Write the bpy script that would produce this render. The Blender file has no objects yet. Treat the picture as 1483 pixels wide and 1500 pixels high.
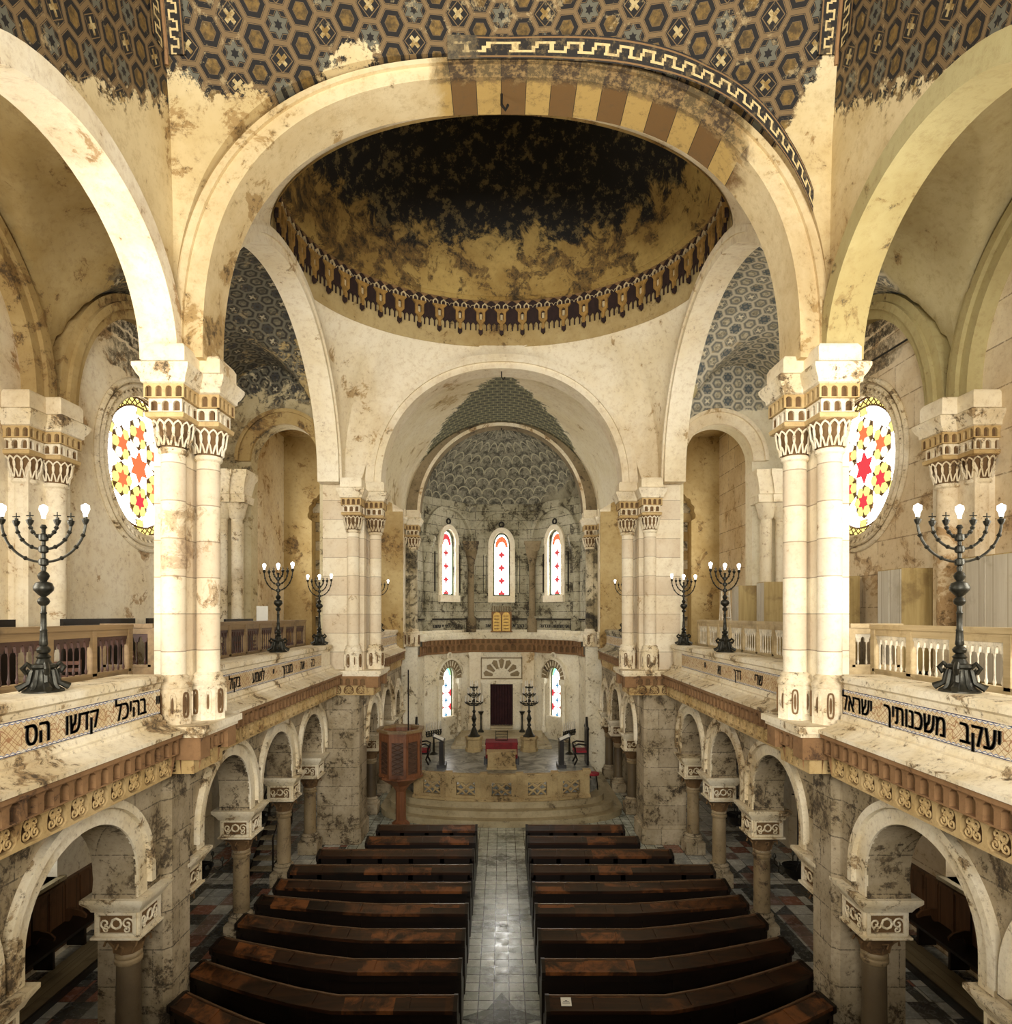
import bpy, bmesh, math, random
from mathutils import Vector, Matrix
from mathutils.geometry import tessellate_polygon

random.seed(7)
C = bpy.context.scene.collection
SC = bpy.context.scene
PI = math.pi

# ------------------------------------------------------------------ camera, world, lights, exposure
cam = bpy.data.objects.new('camera', bpy.data.cameras.new('camera'))
C.objects.link(cam)
cam.location = (0, 0, 6.6)
cam.rotation_euler = (PI / 2, 0, 0)
cam.data.sensor_width = 36
cam.data.lens = 950 / 1500 * 36
cam.data.shift_x = 6.5 / 1500
cam.data.shift_y = 150 / 1500
cam.data.clip_end = 200
SC.camera = cam

SC.view_settings.view_transform = 'Standard'
SC.view_settings.look = 'None'
SC.view_settings.exposure = 0.68
SC.view_settings.gamma = 1.0
SC.view_settings.use_curve_mapping = False
SC.cycles.use_denoising = True
SC.cycles.max_bounces = 6
SC.cycles.diffuse_bounces = 4
SC.cycles.glossy_bounces = 3
SC.cycles.sample_clamp_indirect = 6

W = bpy.data.worlds.new('daylight')
SC.world = W
W.use_nodes = True
W.node_tree.nodes['Background'].inputs[0].default_value = (1.0, 0.93, 0.80, 1)
W.node_tree.nodes['Background'].inputs[1].default_value = 0.22


def area(name, loc, rot, sx, sy, power, col=(1, .95, .86)):
    l = bpy.data.lights.new(name, 'AREA')
    l.shape = 'RECTANGLE'; l.size = sx; l.size_y = sy; l.energy = power; l.color = col
    o = bpy.data.objects.new(name, l); C.objects.link(o)
    o.location = loc; o.rotation_euler = rot
    return o


# daylight entering by the tall windows of the rear gallery wall behind the viewer
area('rear_window_light', (0, -6.0, 8.4), (math.radians(92), 0, 0), 8, 4, 2500)
# daylight from the side windows of the first bay, outside the picture
for s_ in (-1, 1):
    area('side_window_light', (s_ * 8.3, 5.4, 8.0), (0, math.radians(90) * s_, 0), 2.6, 3.0, 330)
# daylight from the chancel gallery windows behind the chancel arcades
for s_ in (-1, 1):
    area('chancel_window_light', (s_ * 8.4, 22.8, 9.4), (0, math.radians(90) * s_, 0), 3.4, 3.4, 130)

# ------------------------------------------------------------------ mesh builder


class MB:
    def __init__(self):
        self.V = []; self.F = []; self.M = []; self.U = []; self.S = {}; self.flat = False

    def add(self, vs, fs, m=0, uv=None):
        b = len(self.V)
        self.V.extend([tuple(v) for v in vs])
        for i, f in enumerate(fs):
            if self.flat: self.S[len(self.F)] = 1
            self.F.append([b + k for k in f]); self.M.append(m)
            self.U.append(uv[i] if uv else None)

    def box(self, x0, x1, y0, y1, z0, z1, m=0):
        if x0 > x1: x0, x1 = x1, x0
        if y0 > y1: y0, y1 = y1, y0
        self.add([(x0, y0, z0), (x1, y0, z0), (x1, y1, z0), (x0, y1, z0), (x0, y0, z1), (x1, y0, z1), (x1, y1, z1), (x0, y1, z1)],
                 [(3, 2, 1, 0), (4, 5, 6, 7), (0, 1, 5, 4), (1, 2, 6, 5), (2, 3, 7, 6), (3, 0, 4, 7)], m)

    def fbox(self, f, u0, u1, v0, v1, w0, w1, m=0):
        p = [(u0, v0, w0), (u1, v0, w0), (u1, v1, w0), (u0, v1, w0), (u0, v0, w1), (u1, v0, w1), (u1, v1, w1), (u0, v1, w1)]
        self.add([f(*q) for q in p], [(3, 2, 1, 0), (4, 5, 6, 7), (0, 1, 5, 4), (1, 2, 6, 5), (2, 3, 7, 6), (3, 0, 4, 7)], m)

    def lathe(self, cx, cy, prof, n=16, m=0, a0=0.0, a1=2 * PI, sx=1.0, sy=1.0, cap=True):
        full = abs(a1 - a0 - 2 * PI) < 1e-6
        k = n if full else n + 1
        vs = []
        for r, z in prof:
            for i in range(k):
                a = a0 + (a1 - a0) * i / n
                vs.append((cx + r * math.cos(a) * sx, cy + r * math.sin(a) * sy, z))
        fs = []
        for j in range(len(prof) - 1):
            for i in range(n):
                i2 = (i + 1) % k
                fs.append((j * k + i, j * k + i2, (j + 1) * k + i2, (j + 1) * k + i))
        if full and cap:
            if prof[0][0] > 1e-5: fs.append(tuple(range(k - 1, -1, -1)))
            if prof[-1][0] > 1e-5: fs.append(tuple((len(prof) - 1) * k + i for i in range(k)))
        self.add(vs, fs, m)

    def sq(self, cx, cy, prof, m=0, sx=1.0, sy=1.0):
        self.lathe(cx, cy, [(h * math.sqrt(2), z) for h, z in prof], 4, m, PI / 4, PI / 4 + 2 * PI, sx, sy)

    def tube(self, pts, r, n=6, m=0, closed=False):
        pts = [Vector(p) for p in pts]
        k = len(pts)
        rr = r if isinstance(r, (list, tuple)) else [r] * k
        t0 = (pts[1] - pts[0]).normalized()
        ref = Vector((0, 0, 1)) if abs(t0.z) < .9 else Vector((1, 0, 0))
        nrm = t0.cross(ref).normalized()
        vs = []
        for i in range(k):
            if closed: t = (pts[(i + 1) % k] - pts[i - 1])
            else: t = pts[min(i + 1, k - 1)] - pts[max(i - 1, 0)]
            if t.length < 1e-9: t = t0.copy()
            t.normalize()
            nn = nrm - t * nrm.dot(t)
            if nn.length > 1e-6: nrm = nn.normalized()
            b = t.cross(nrm)
            for j in range(n):
                a = 2 * PI * j / n
                vs.append(pts[i] + (nrm * math.cos(a) + b * math.sin(a)) * rr[i])
        fs = []
        for i in range(k if closed else k - 1):
            i2 = (i + 1) % k
            for j in range(n):
                j2 = (j + 1) % n
                fs.append((i * n + j, i * n + j2, i2 * n + j2, i2 * n + j))
        if not closed:
            fs.append(tuple(range(n - 1, -1, -1))); fs.append(tuple((k - 1) * n + j for j in range(n)))
        self.add(vs, fs, m)

    def prism(self, outer, f, w0, w1, holes=(), m=0, ms=None, back=True, rim=True):
        """polygon (u,v) with holes, extruded from w0 to w1 through the frame f(u,v,w)"""
        if ms is None: ms = m
        loops = [list(outer)] + [list(h) for h in holes]
        flat = [p for l in loops for p in l]
        tris = tessellate_polygon([[Vector((p[0], p[1], 0)) for p in l] for l in loops])
        n = len(flat)
        vs = [f(p[0], p[1], w0) for p in flat] + [f(p[0], p[1], w1) for p in flat]
        self.add(vs, [(a + n, b + n, c + n) for a, b, c in tris] + ([(c, b, a) for a, b, c in tris] if back else []), m)
        fs = []; b = 0
        for l in loops:
            k = len(l)
            if b or rim:
                for i in range(k):
                    i2 = (i + 1) % k
                    fs.append((b + i, b + i2, b + i2 + n, b + i + n))
            b += k
        self.add(vs, fs, ms)

    def grid(self, fn, nu, nv, m=0, uvf=None):
        vs = [fn(i / nu, j / nv) for j in range(nv + 1) for i in range(nu + 1)]
        fs = []; uv = []
        for j in range(nv):
            for i in range(nu):
                fs.append((j * (nu + 1) + i, j * (nu + 1) + i + 1, (j + 1) * (nu + 1) + i + 1, (j + 1) * (nu + 1) + i))
                if uvf: uv.append([uvf(i / nu, j / nv), uvf((i + 1) / nu, j / nv), uvf((i + 1) / nu, (j + 1) / nv), uvf(i / nu, (j + 1) / nv)])
        self.add(vs, fs, m, uv if uvf else None)

    def build(self, name, mats, parent=None, smooth=40, recalc=True):
        if not isinstance(mats, (list, tuple)): mats = [mats]
        off = None
        if parent is not None:
            q = parent; off = Vector((0, 0, 0))
            while q is not None:
                off = off + q.location; q = q.parent
        vs = self.V if off is None else [(v[0] - off.x, v[1] - off.y, v[2] - off.z) for v in self.V]
        me = bpy.data.meshes.new(name)
        me.from_pydata(vs, [], self.F)
        for mt in mats: me.materials.append(mt)
        me.polygons.foreach_set('material_index', self.M)
        if any(u is not None for u in self.U):
            ul = me.uv_layers.new(name='UVMap')
            for p, u in zip(me.polygons, self.U):
                if u is None: continue
                for k, li in enumerate(p.loop_indices): ul.data[li].uv = u[k]
        if recalc:
            bm = bmesh.new(); bm.from_mesh(me)
            if self.S:
                bm.faces.ensure_lookup_table()
                fl_ = [fc for i, fc in enumerate(bm.faces) if i in self.S]
                rest = [fc for i, fc in enumerate(bm.faces) if i not in self.S]
                bmesh.ops.remove_doubles(bm, verts=list({v for fc in rest for v in fc.verts}), dist=1e-5)
                for fc in bm.faces: fc.smooth = True
                for fc in fl_:
                    if fc.is_valid: fc.smooth = False
            else:
                bmesh.ops.remove_doubles(bm, verts=bm.verts, dist=1e-5)
            bmesh.ops.recalc_face_normals(bm, faces=bm.faces)
            bm.to_mesh(me); bm.free()
        if smooth:
            if not self.S: me.polygons.foreach_set('use_smooth', [True] * len(me.polygons))
            me.set_sharp_from_angle(angle=math.radians(smooth))
        me.update()
        o = bpy.data.objects.new(name, me)
        C.objects.link(o)
        if parent is not None: o.parent = parent
        return o


def thing(name, label, cat, loc=(0, 0, 0), group=None):
    o = bpy.data.objects.new(name, None); C.objects.link(o)
    o.location = loc; o.empty_display_size = .1
    o['label'] = label; o['category'] = cat
    if group: o['group'] = group
    return o


def tag(o, label, cat, group=None, kind=None):
    o['label'] = label; o['category'] = cat
    if group: o['group'] = group
    if kind: o['kind'] = kind
    return o


def struct(o, label=None, cat=None):
    o['kind'] = 'structure'
    if label: o['label'] = label
    if cat: o['category'] = cat
    return o


def dup(root, loc, label, rz=None):
    r = root.copy(); C.objects.link(r); r.location = loc; r['label'] = label
    if rz is not None: r.rotation_euler = (0, 0, rz)
    for ch in list(root.children):
        c = ch.copy(); C.objects.link(c); c.parent = r
        for g in list(ch.children):
            d = g.copy(); C.objects.link(d); d.parent = c
    return r


# frames -----------------------------------------------------------------
def side(s, x):
    """wall plane at |X|=x, u=y, v=z, w towards the nave"""
    return lambda u, v, w: (s * (x - w), u, v)


def facing(y):
    """plane at Y=y facing the viewer, u=x, v=z, w towards the viewer"""
    return lambda u, v, w: (u, y - w, v)


def seg(p0, p1, flip=1):
    """vertical plane through two plan points, w to the left of p0->p1 (flip=-1: right)"""
    d = Vector((p1[0] - p0[0], p1[1] - p0[1])); L = d.length; d /= L
    n = Vector((-d.y, d.x)) * flip
    return (lambda u, v, w: (p0[0] + d.x * u + n.x * w, p0[1] + d.y * u + n.y * w, v)), L


def sup(t, e): return math.copysign(abs(t) ** e, t) if abs(t) > 1e-9 else 0.0


def arcp(cu, cv, a, b, a0=0.0, a1=PI, n=24, se=2.0):
    if se != 2.0:
        return [(cu + a * sup(math.cos(a0 + (a1 - a0) * i / n), 2 / se), cv + b * sup(math.sin(a0 + (a1 - a0) * i / n), 2 / se)) for i in range(n + 1)]
    return [(cu + a * math.cos(a0 + (a1 - a0) * i / n), cv + b * math.sin(a0 + (a1 - a0) * i / n)) for i in range(n + 1)]


def band(mb, f, cu, cv, ai, bi, ao, bo, w0, w1, n=32, m=0, tip=0.0, drop=0.0, se=2.0):
    """arch band between two half ellipses, optional ogee tip on the outside, legs dropped below the springing"""
    inn = arcp(cu, cv, ai, bi, 0, PI, n, se)
    out = []
    for i in range(n + 1):
        a = PI * i / n
        k = 1 + (tip * max(0, 1 - abs(a - PI / 2) / .5) ** 1.7 / bo if tip else 0)
        out.append((cu + ao * sup(math.cos(a), 2 / se), cv + bo * sup(math.sin(a), 2 / se) * k))
    if drop:
        inn = [(inn[0][0], cv - drop)] + inn + [(inn[-1][0], cv - drop)]
        out = [(out[0][0], cv - drop)] + out + [(out[-1][0], cv - drop)]
    k = len(inn)
    vs = []
    for p, q in zip(inn, out):
        vs += [f(p[0], p[1], w0), f(q[0], q[1], w0), f(q[0], q[1], w1), f(p[0], p[1], w1)]
    fs = []
    for i in range(k - 1):
        for j in range(4):
            j2 = (j + 1) % 4
            fs.append((i * 4 + j, i * 4 + j2, (i + 1) * 4 + j2, (i + 1) * 4 + j))
    fs += [(0, 1, 2, 3), ((k - 1) * 4 + 3, (k - 1) * 4 + 2, (k - 1) * 4 + 1, (k - 1) * 4)]
    mb.add(vs, fs, m)


def spiral(cu, cv, r0, turns, a0, sgn, n=18):
    return [(cu + r0 * (1 - i / n * .85) * math.cos(a0 + sgn * turns * 2 * PI * i / n), cv + r0 * (1 - i / n * .85) * math.sin(a0 + sgn * turns * 2 * PI * i / n)) for i in range(n + 1)]


def scroll(mb, f, cu, v0, w, h, wout, r=.008, m=0):
    """a pair of mirrored scrolls filling a niche of width w and height h"""
    for sg in (-1, 1):
        a = spiral(cu + sg * w * .22, v0 + h * .28, w * .22, 1.4, PI / 2, sg, 14)
        b = spiral(cu + sg * w * .18, v0 + h * .66, w * .19, 1.3, -PI / 2, -sg, 14)
        mb.tube([f(p[0], p[1], wout) for p in a], r, 4, m)
        mb.tube([f(p[0], p[1], wout) for p in b], r, 4, m)
        mb.tube([f(cu + sg * w * .22, v0 + h * .5, wout), f(cu + sg * w * .05, v0 + h * .58, wout), f(cu, v0 + h * .95, wout)], r, 4, m)


def niche_row(mb, f, u0, u1, v0, v1, w, n, depth=.05, m=0, mback=1, kind='round', fill=.62, ends=True):
    """a plate of n arched niches standing proud of its own backing"""
    du = (u1 - u0) / n
    mb.flat = True
    for i in range(n):
        a = u0 + du * i; c = a + du / 2; hw = du * fill / 2
        vb = v0 + (v1 - v0) * .08; vt = v1 - (v1 - v0) * .14
        if kind == 'round':
            hole = [(c - hw, vb)] + [(c - hw * math.cos(PI * k / 8), vt - hw + hw * math.sin(PI * k / 8)) for k in range(9)] + [(c + hw, vb)]
        else:
            hole = [(c - hw, vb), (c - hw, vt - hw * .5), (c - hw * .5, vt), (c + hw * .5, vt), (c + hw, vt - hw * .5), (c + hw, vb)]
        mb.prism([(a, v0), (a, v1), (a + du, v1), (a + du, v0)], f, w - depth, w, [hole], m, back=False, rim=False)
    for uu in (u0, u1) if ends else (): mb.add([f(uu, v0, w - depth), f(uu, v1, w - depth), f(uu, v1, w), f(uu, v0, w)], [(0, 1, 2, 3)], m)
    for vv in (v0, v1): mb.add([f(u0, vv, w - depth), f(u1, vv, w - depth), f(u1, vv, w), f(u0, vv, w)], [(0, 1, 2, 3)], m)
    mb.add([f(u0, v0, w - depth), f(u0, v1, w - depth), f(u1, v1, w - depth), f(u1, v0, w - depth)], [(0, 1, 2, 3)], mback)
    mb.flat = False


# ------------------------------------------------------------------ node expressions and materials
class E:
    t = None

    def __init__(self, s): self.s = s


def _mth(op, *a, clamp=False):
    n = E.t.nodes.new('ShaderNodeMath'); n.operation = op; n.use_clamp = clamp
    for i, x in enumerate(a):
        if isinstance(x, E): E.t.links.new(x.s, n.inputs[i])
        else: n.inputs[i].default_value = x
    return E(n.outputs[0])


def _op(op, rev=False):
    return (lambda a, b: _mth(op, b, a)) if rev else (lambda a, b: _mth(op, a, b))


E.__add__ = _op('ADD'); E.__radd__ = _op('ADD', 1); E.__sub__ = _op('SUBTRACT'); E.__rsub__ = _op('SUBTRACT', 1)
E.__mul__ = _op('MULTIPLY'); E.__rmul__ = _op('MULTIPLY', 1); E.__truediv__ = _op('DIVIDE'); E.__rtruediv__ = _op('DIVIDE', 1)
E.__lt__ = _op('LESS_THAN'); E.__gt__ = _op('GREATER_THAN')


def fl(a): return _mth('FLOOR', a)
def rnd(a): return _mth('ROUND', a)
def fr(a): return _mth('FRACT', a)
def ab(a): return _mth('ABSOLUTE', a)
def mx(a, b): return _mth('MAXIMUM', a, b)
def mn(a, b): return _mth('MINIMUM', a, b)
def sq_(a): return _mth('SQRT', a)
def pmod(a, b): return _mth('FLOORED_MODULO', a, b)
def between(a, lo, hi): return (a > lo) * (a < hi)


def sst(x, lo, hi, o0=0.0, o1=1.0):
    n = E.t.nodes.new('ShaderNodeMapRange'); n.interpolation_type = 'SMOOTHSTEP'
    E.t.links.new(x.s, n.inputs['Value'])
    for k, v in (('From Min', lo), ('From Max', hi), ('To Min', o0), ('To Max', o1)):
        if isinstance(v, E): E.t.links.new(v.s, n.inputs[k])
        else: n.inputs[k].default_value = v
    return E(n.outputs['Result'])


def mixc(f, a, b):
    n = E.t.nodes.new('ShaderNodeMix'); n.data_type = 'RGBA'
    for k, x in ((0, f), (6, a), (7, b)):
        if isinstance(x, E): E.t.links.new(x.s, n.inputs[k])
        elif k == 0: n.inputs[0].default_value = x
        else: n.inputs[k].default_value = (x[0], x[1], x[2], 1)
    return E(n.outputs[2])


def noise(v, sc, det=5, ro=.6, dist=0.0):
    n = E.t.nodes.new('ShaderNodeTexNoise')
    E.t.links.new(v.s, n.inputs['Vector'])
    n.inputs['Scale'].default_value = sc; n.inputs['Detail'].default_value = det
    n.inputs['Roughness'].default_value = ro; n.inputs['Distortion'].default_value = dist
    return E(n.outputs['Fac'])


def position():
    return E(E.t.nodes.new('ShaderNodeNewGeometry').outputs['Position'])


def objcoord():
    return E(E.t.nodes.new('ShaderNodeTexCoord').outputs['Object'])


def uvc():
    n = E.t.nodes.new('ShaderNodeTexCoord')
    return sep(E(n.outputs['UV']))


def sep(v):
    n = E.t.nodes.new('ShaderNodeSeparateXYZ'); E.t.links.new(v.s, n.inputs[0])
    return E(n.outputs[0]), E(n.outputs[1]), E(n.outputs[2])


def comb(x, y, z):
    n = E.t.nodes.new('ShaderNodeCombineXYZ')
    for i, q in enumerate((x, y, z)):
        if isinstance(q, E): E.t.links.new(q.s, n.inputs[i])
        else: n.inputs[i].default_value = q
    return E(n.outputs[0])


def rand2(a, b):
    n = E.t.nodes.new('ShaderNodeTexWhiteNoise'); n.noise_dimensions = '2D'
    E.t.links.new(comb(a, b, 0.0).s, n.inputs['Vector'])
    return E(n.outputs['Value'])


def newmat(name):
    m = bpy.data.materials.new(name); m.use_nodes = True
    E.t = m.node_tree
    return m, m.node_tree.nodes['Principled BSDF']


def finish(m, b, col, rough=.85, metal=0.0, bump=None, bstr=.25, spec=None, bdist=.03):
    if isinstance(col, E): m.node_tree.links.new(col.s, b.inputs['Base Color'])
    else: b.inputs['Base Color'].default_value = (*col, 1)
    if isinstance(rough, E): m.node_tree.links.new(rough.s, b.inputs['Roughness'])
    else: b.inputs['Roughness'].default_value = rough
    b.inputs['Metallic'].default_value = metal
    if spec is not None: b.inputs['Specular IOR Level'].default_value = spec
    if bump is not None:
        n = m.node_tree.nodes.new('ShaderNodeBump'); n.inputs['Strength'].default_value = bstr; n.inputs['Distance'].default_value = bdist
        m.node_tree.links.new(bump.s, n.inputs['Height']); m.node_tree.links.new(n.outputs[0], b.inputs['Normal'])
    return m


def worn(c1, c2, cs, cd, stain, dirt, sc=1.0, p=None):
    """old lime plaster or stone: two tones, torn ochre stains, black speckle; returns colour and a height"""
    p = p or position()
    n1 = noise(p, .45 * sc, 5, .62)
    n2 = noise(p, 1.5 * sc, 9, .72, .5)
    n3 = noise(p, 7 * sc, 8, .8)
    col = mixc(sst(n1, .36, .64), c1, c2)
    col = mixc(sst(n3, .46, .70) * .42, col, cs)
    n0 = noise(p, .22 * sc, 3, .5)
    col = mixc(sst(n0 + (n2 - .5) * .5, .50, .72) * .45 * min(1, stain * 2), col, cs)
    k = n2 + (n1 - .5) * .7
    th = .74 - .32 * stain
    col = mixc(sst(k, th, th + .05) * .8, col, cs)
    col = mixc(sst(k, th + .1, th + .16) * .55, col, cd)
    d = n3 * .62 + n2 * .5
    td = .735 - .24 * dirt
    col = mixc(sst(d + (n1 - .5) * .35, td, td + .09) * .9, col, cd)
    return col, n3 * .6 + n2 * .8, p, (n1, n2, n3)


CREAM = (.74, .62, .40); PALE = (.86, .78, .60); OCHRE = (.33, .20, .07); UMBER = (.12, .07, .025); SOOT = (.025, .018, .01)


def plaster(name, c1=PALE, c2=CREAM, cs=OCHRE, cd=UMBER, stain=.5, dirt=.4, sc=1.0, bands=None, alt=None, joints=None, rough=.88, bstr=.3, extra=None):
    m, b = newmat(name)
    col, h, p, (n1, n2, n3) = worn(c1, c2, cs, cd, stain, dirt, sc)
    x, y, z = sep(p)
    if bands:
        i = fl(z / bands)
        col = mixc(pmod(i, 2.0) * .34, col, alt)
        col = mixc((fr(z / bands) < .03) * .6, col, cd)
    if joints:
        jh, jw = joints
        i = fl(z / jh)
        col = mixc((fr(z / jh) < .035) * sst(n3, .4, .5) * .75, col, cd)
        col = mixc((fr((x + y) / jw + pmod(i, 2.0) * .5) < .018) * sst(n3, .42, .52) * .7, col, cd)
        col = mixc(rand2(i, fl((x + y) / jw + pmod(i, 2.0) * .5)) * .3, col, cs)
    if extra: col = extra(col, x, y, z, n2, n3)
    return finish(m, b, col, rough, 0, h, bstr)


def star_pattern(u, v, R, tones):
    """cells of hexagons, six point stars and flowered lozenges inside a raised band; returns colour"""
    tan, black, gold, blue, cream = tones
    r3 = math.sqrt(3)
    sx, sy = 3 * R, r3 * R

    def near(uu, vv):
        a = uu - rnd(uu / sx) * sx
        c = vv - rnd(vv / sy) * sy
        return a, c

    a1, c1 = near(u, v)
    a2, c2 = near(u - 1.5 * R, v - r3 / 2 * R)
    two = (a2 * a2 + c2 * c2) < (a1 * a1 + c1 * c1)
    a = a1 + (a2 - a1) * two
    c = c1 + (c2 - c1) * two
    par = pmod(rnd(v / sy) + rnd(u / sx), 2.0)
    ap = r3 / 2 * R
    hx = mx(ab(c), ab(a) * (r3 / 2) + ab(c) * .5) / ap
    p3 = noise(position(), 9, 6, .7)
    goldn = mixc(sst(p3, .35, .65), gold, tuple(q * .3 for q in gold))
    # hexagon cell
    hexc = mixc(hx < .46, black, goldn)
    hexc = mixc(between(hx, .47, .50), hexc, tan)
    # star cell
    d1 = mx(c * -1.0, ab(a) * (r3 / 2) + c * .5)
    d2 = mx(c, ab(a) * (r3 / 2) - c * .5)
    st = mn(d1, d2) / ap
    stc = mixc(st < .42, black, blue)
    stc = mixc(st < .17, stc, black)
    stc = mixc(between(st, .47, .50), stc, tan)
    # lozenge with a four petal flower
    lz = ab(a) / (R * .82) + ab(c) / (ap * .98)
    fw = mn(ab(a) / .10 + 0.0, ab(c) / .10 + 0.0) * 1.0
    rr = sq_(a * a + c * c)
    pet = (mn(ab(a - c), ab(a + c)) < R * .16) * (rr < R * .42)
    lzc = mixc(between(lz, .80, .88), black, tan)
    lzc = mixc(pet * (lz < .66), lzc, mixc(sst(p3, .4, .6), cream, gold))
    cell = mixc(par, stc, lzc)
    cell = mixc(two, cell, hexc)
    edge = hx > .80
    bandc = mixc(between(hx, .845, .87), tan, black)
    cell = mixc(edge, cell, bandc)
    return cell


def fresco(name, axis, zfun, base, R=.21, tones=None, wear=.25, rough=.8, vaxis='z'):
    m, b = newmat(name)
    tones = tones or ((.17, .108, .045), (.007, .0052, .0038), (.20, .118, .027), (.115, .108, .075), (.46, .36, .17))
    col, h, p, (n1, n2, n3) = worn(*base)
    x, y, z = sep(p)
    u = x if axis == 'x' else y
    cell = star_pattern(u, y if vaxis == 'y' else z, R, tones)
    flakes = sst(n3 * .6 + n2 * .5, .60 - .0 * wear, .66)
    cell = mixc(flakes * .5, cell, (.50, .38, .19))
    k = zfun(x, y, z, n2, n3)
    col = mixc(k, col, cell)
    return finish(m, b, col, rough, 0, h, .2)


def glass(name, col, strength):
    m = bpy.data.materials.new(name); m.use_nodes = True
    nt = m.node_tree; nt.nodes.clear()
    o = nt.nodes.new('ShaderNodeOutputMaterial'); e = nt.nodes.new('ShaderNodeEmission')
    e.inputs[0].default_value = (*col, 1); e.inputs[1].default_value = strength
    nt.links.new(e.outputs[0], o.inputs[0])
    return m


def plain(name, col, rough=.6, metal=0.0, var=.4, sc=6.0, col2=None):
    m, b = newmat(name)
    n = noise(objcoord(), sc, 6, .7)
    c = mixc(sst(n, .35, .65), col, col2 or tuple(q * (1 - var) for q in col))
    return finish(m, b, c, rough, metal, n, .15)


def wood(name, c1, c2, cd, axis='y', rough=.5, sc=1.0, planks=None, panels=None):
    m, b = newmat(name)
    p = position(); x, y, z = sep(p)
    st = {'x': (.35, 6, 6), 'y': (6, .35, 6), 'z': (6, 6, .35)}[axis]
    g = noise(comb(x * st[0] * sc, y * st[1] * sc, z * st[2] * sc), 2.0, 7, .65, .6)
    w = noise(p, 1.3, 5, .7)
    col = mixc(sst(g, .32, .68), c1, c2)
    col = mixc(sst(w, .52, .68) * .7, col, cd)
    if panels:
        rr = rand2(fl((x - .66) / .735), fl(y * 1.02 + .35))
        col = mixc(sst(rr, .45, .95) * sst(noise(p, 2.6, 6, .7, .5), .40, .62), col, panels)
    if planks:
        ax = {'x': x, 'y': y, 'z': z}[planks[0]]
        col = mixc(fr(ax / planks[1]) < .06, col, cd)
        col = mixc(rand2(fl(ax / planks[1]), fl(ax * 0.0)) * .35, col, cd)
    return finish(m, b, col, rough, 0, g, .12, bdist=.01)


# --- walls and vaults
M_white = plaster('pale lime plaster', (.88, .80, .62), (.80, .69, .47), (.42, .27, .11), (.13, .085, .04), .36, .34)
M_cream = plaster('stained cream plaster', PALE, CREAM, (.36, .21, .08), (.09, .055, .02), .5, .42)
M_ochre = plaster('ochre stained plaster', (.52, .40, .19), (.39, .27, .10), (.24, .14, .045), (.07, .045, .02), .5, .5)
M_olive = plaster('olive vault plaster', (.45, .385, .185), (.36, .285, .115), (.25, .17, .06), (.05, .04, .02), .42, .4)
M_soot = plaster('soot streaked wall', (.66, .58, .40), (.30, .24, .13), (.10, .08, .045), (.02, .017, .012), .75, .62, 1.3)
M_ground = plaster('peeling ground floor plaster', (.52, .43, .29), (.33, .26, .15), (.13, .09, .045), SOOT, .55, .62, 2.4, joints=(.55, 1.1))
m, b = newmat('grey apse masonry')
col, h, p, (n1, n2, n3) = worn((.50, .46, .33), (.30, .27, .17), (.12, .10, .055), SOOT, .58, .62, 1.4)
col2, h2, p2, _n = worn((.86, .80, .63), (.74, .66, .47), (.30, .22, .11), (.05, .04, .025), .4, .45, 1.6, p)
x, y, z = sep(p)
col = mixc(z < 5.9, col, col2)
i = fl(z / .42)
jt = mx((fr(z / .42) < .06) * 1.0, (fr((x + y) / .8 + pmod(i, 2.0) * .5) < .03) * 1.0) * sst(n3, .38, .5) * (z > 5.9)
M_apse = finish(m, b, mixc(jt * .8, col, SOOT), .88, 0, h, .3)
def lunette_bands(col, x, y, z, n2, n3):
    # old painted courses, now black and flaking, in the head of the lunette over the rose window
    msk = sst(y + (n2 - .5) * 2.2, 13.9, 14.5) * sst((y + (n2 - .5) * 1.6) * -1.0, -17.9, -17.4)
    k = z + (n2 - .5) * .35
    crs = between(k, 12.15, 12.75) * .8 + between(k, 12.82, 13.05) * 1.0 + between(k, 13.1, 13.7) * .95
    return mixc(msk * mn(crs, 1.0) * sst(n3, .36, .56), col, (.045, .035, .02))


M_wallL = plaster('stained lunette wall', PALE, CREAM, (.36, .21, .08), (.09, .055, .02), .5, .42, extra=lunette_bands)
M_wallR = plaster('ashlar lunette wall', (.86, .76, .56), (.70, .57, .36), (.44, .29, .14), (.16, .10, .05), .42, .45, joints=(.75, 1.3), extra=lunette_bands)
M_block = plaster('ashlar gallery wall', (.86, .76, .56), (.70, .57, .36), (.44, .29, .14), (.16, .10, .05), .42, .45, joints=(.75, 1.3))
M_shaft = plaster('banded stone drums', (.84, .76, .58), (.74, .63, .44), (.46, .32, .17), (.16, .10, .05), .32, .34, 1.2, bands=.55, alt=(.52, .38, .25))
M_carve = plaster('carved white stone', (.86, .78, .60), (.70, .58, .36), (.30, .19, .08), (.06, .04, .02), .5, .55, 2.0)
M_niche = plaster('brown recess paint and gap shade', (.20, .115, .045), (.13, .07, .025), (.06, .03, .012), (.02, .012, .006), .4, .4, 2.0)
M_tan = plaster('tan painted stucco', (.58, .42, .20), (.46, .31, .12), (.24, .13, .045), (.06, .035, .015), .4, .4, 2.0)
M_rust = plaster('rust brown stucco', (.30, .165, .07), (.22, .115, .045), (.10, .05, .02), (.03, .016, .008), .4, .4, 2.0)
M_red = plaster('terracotta recess', (.34, .17, .08), (.26, .13, .06), (.12, .06, .025), (.03, .018, .01), .4, .4, 2.0)
M_darkarch = plaster('dark stone voussoirs', (.30, .23, .13), (.19, .14, .07), (.08, .055, .03), SOOT, .5, .55, 1.6)
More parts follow.
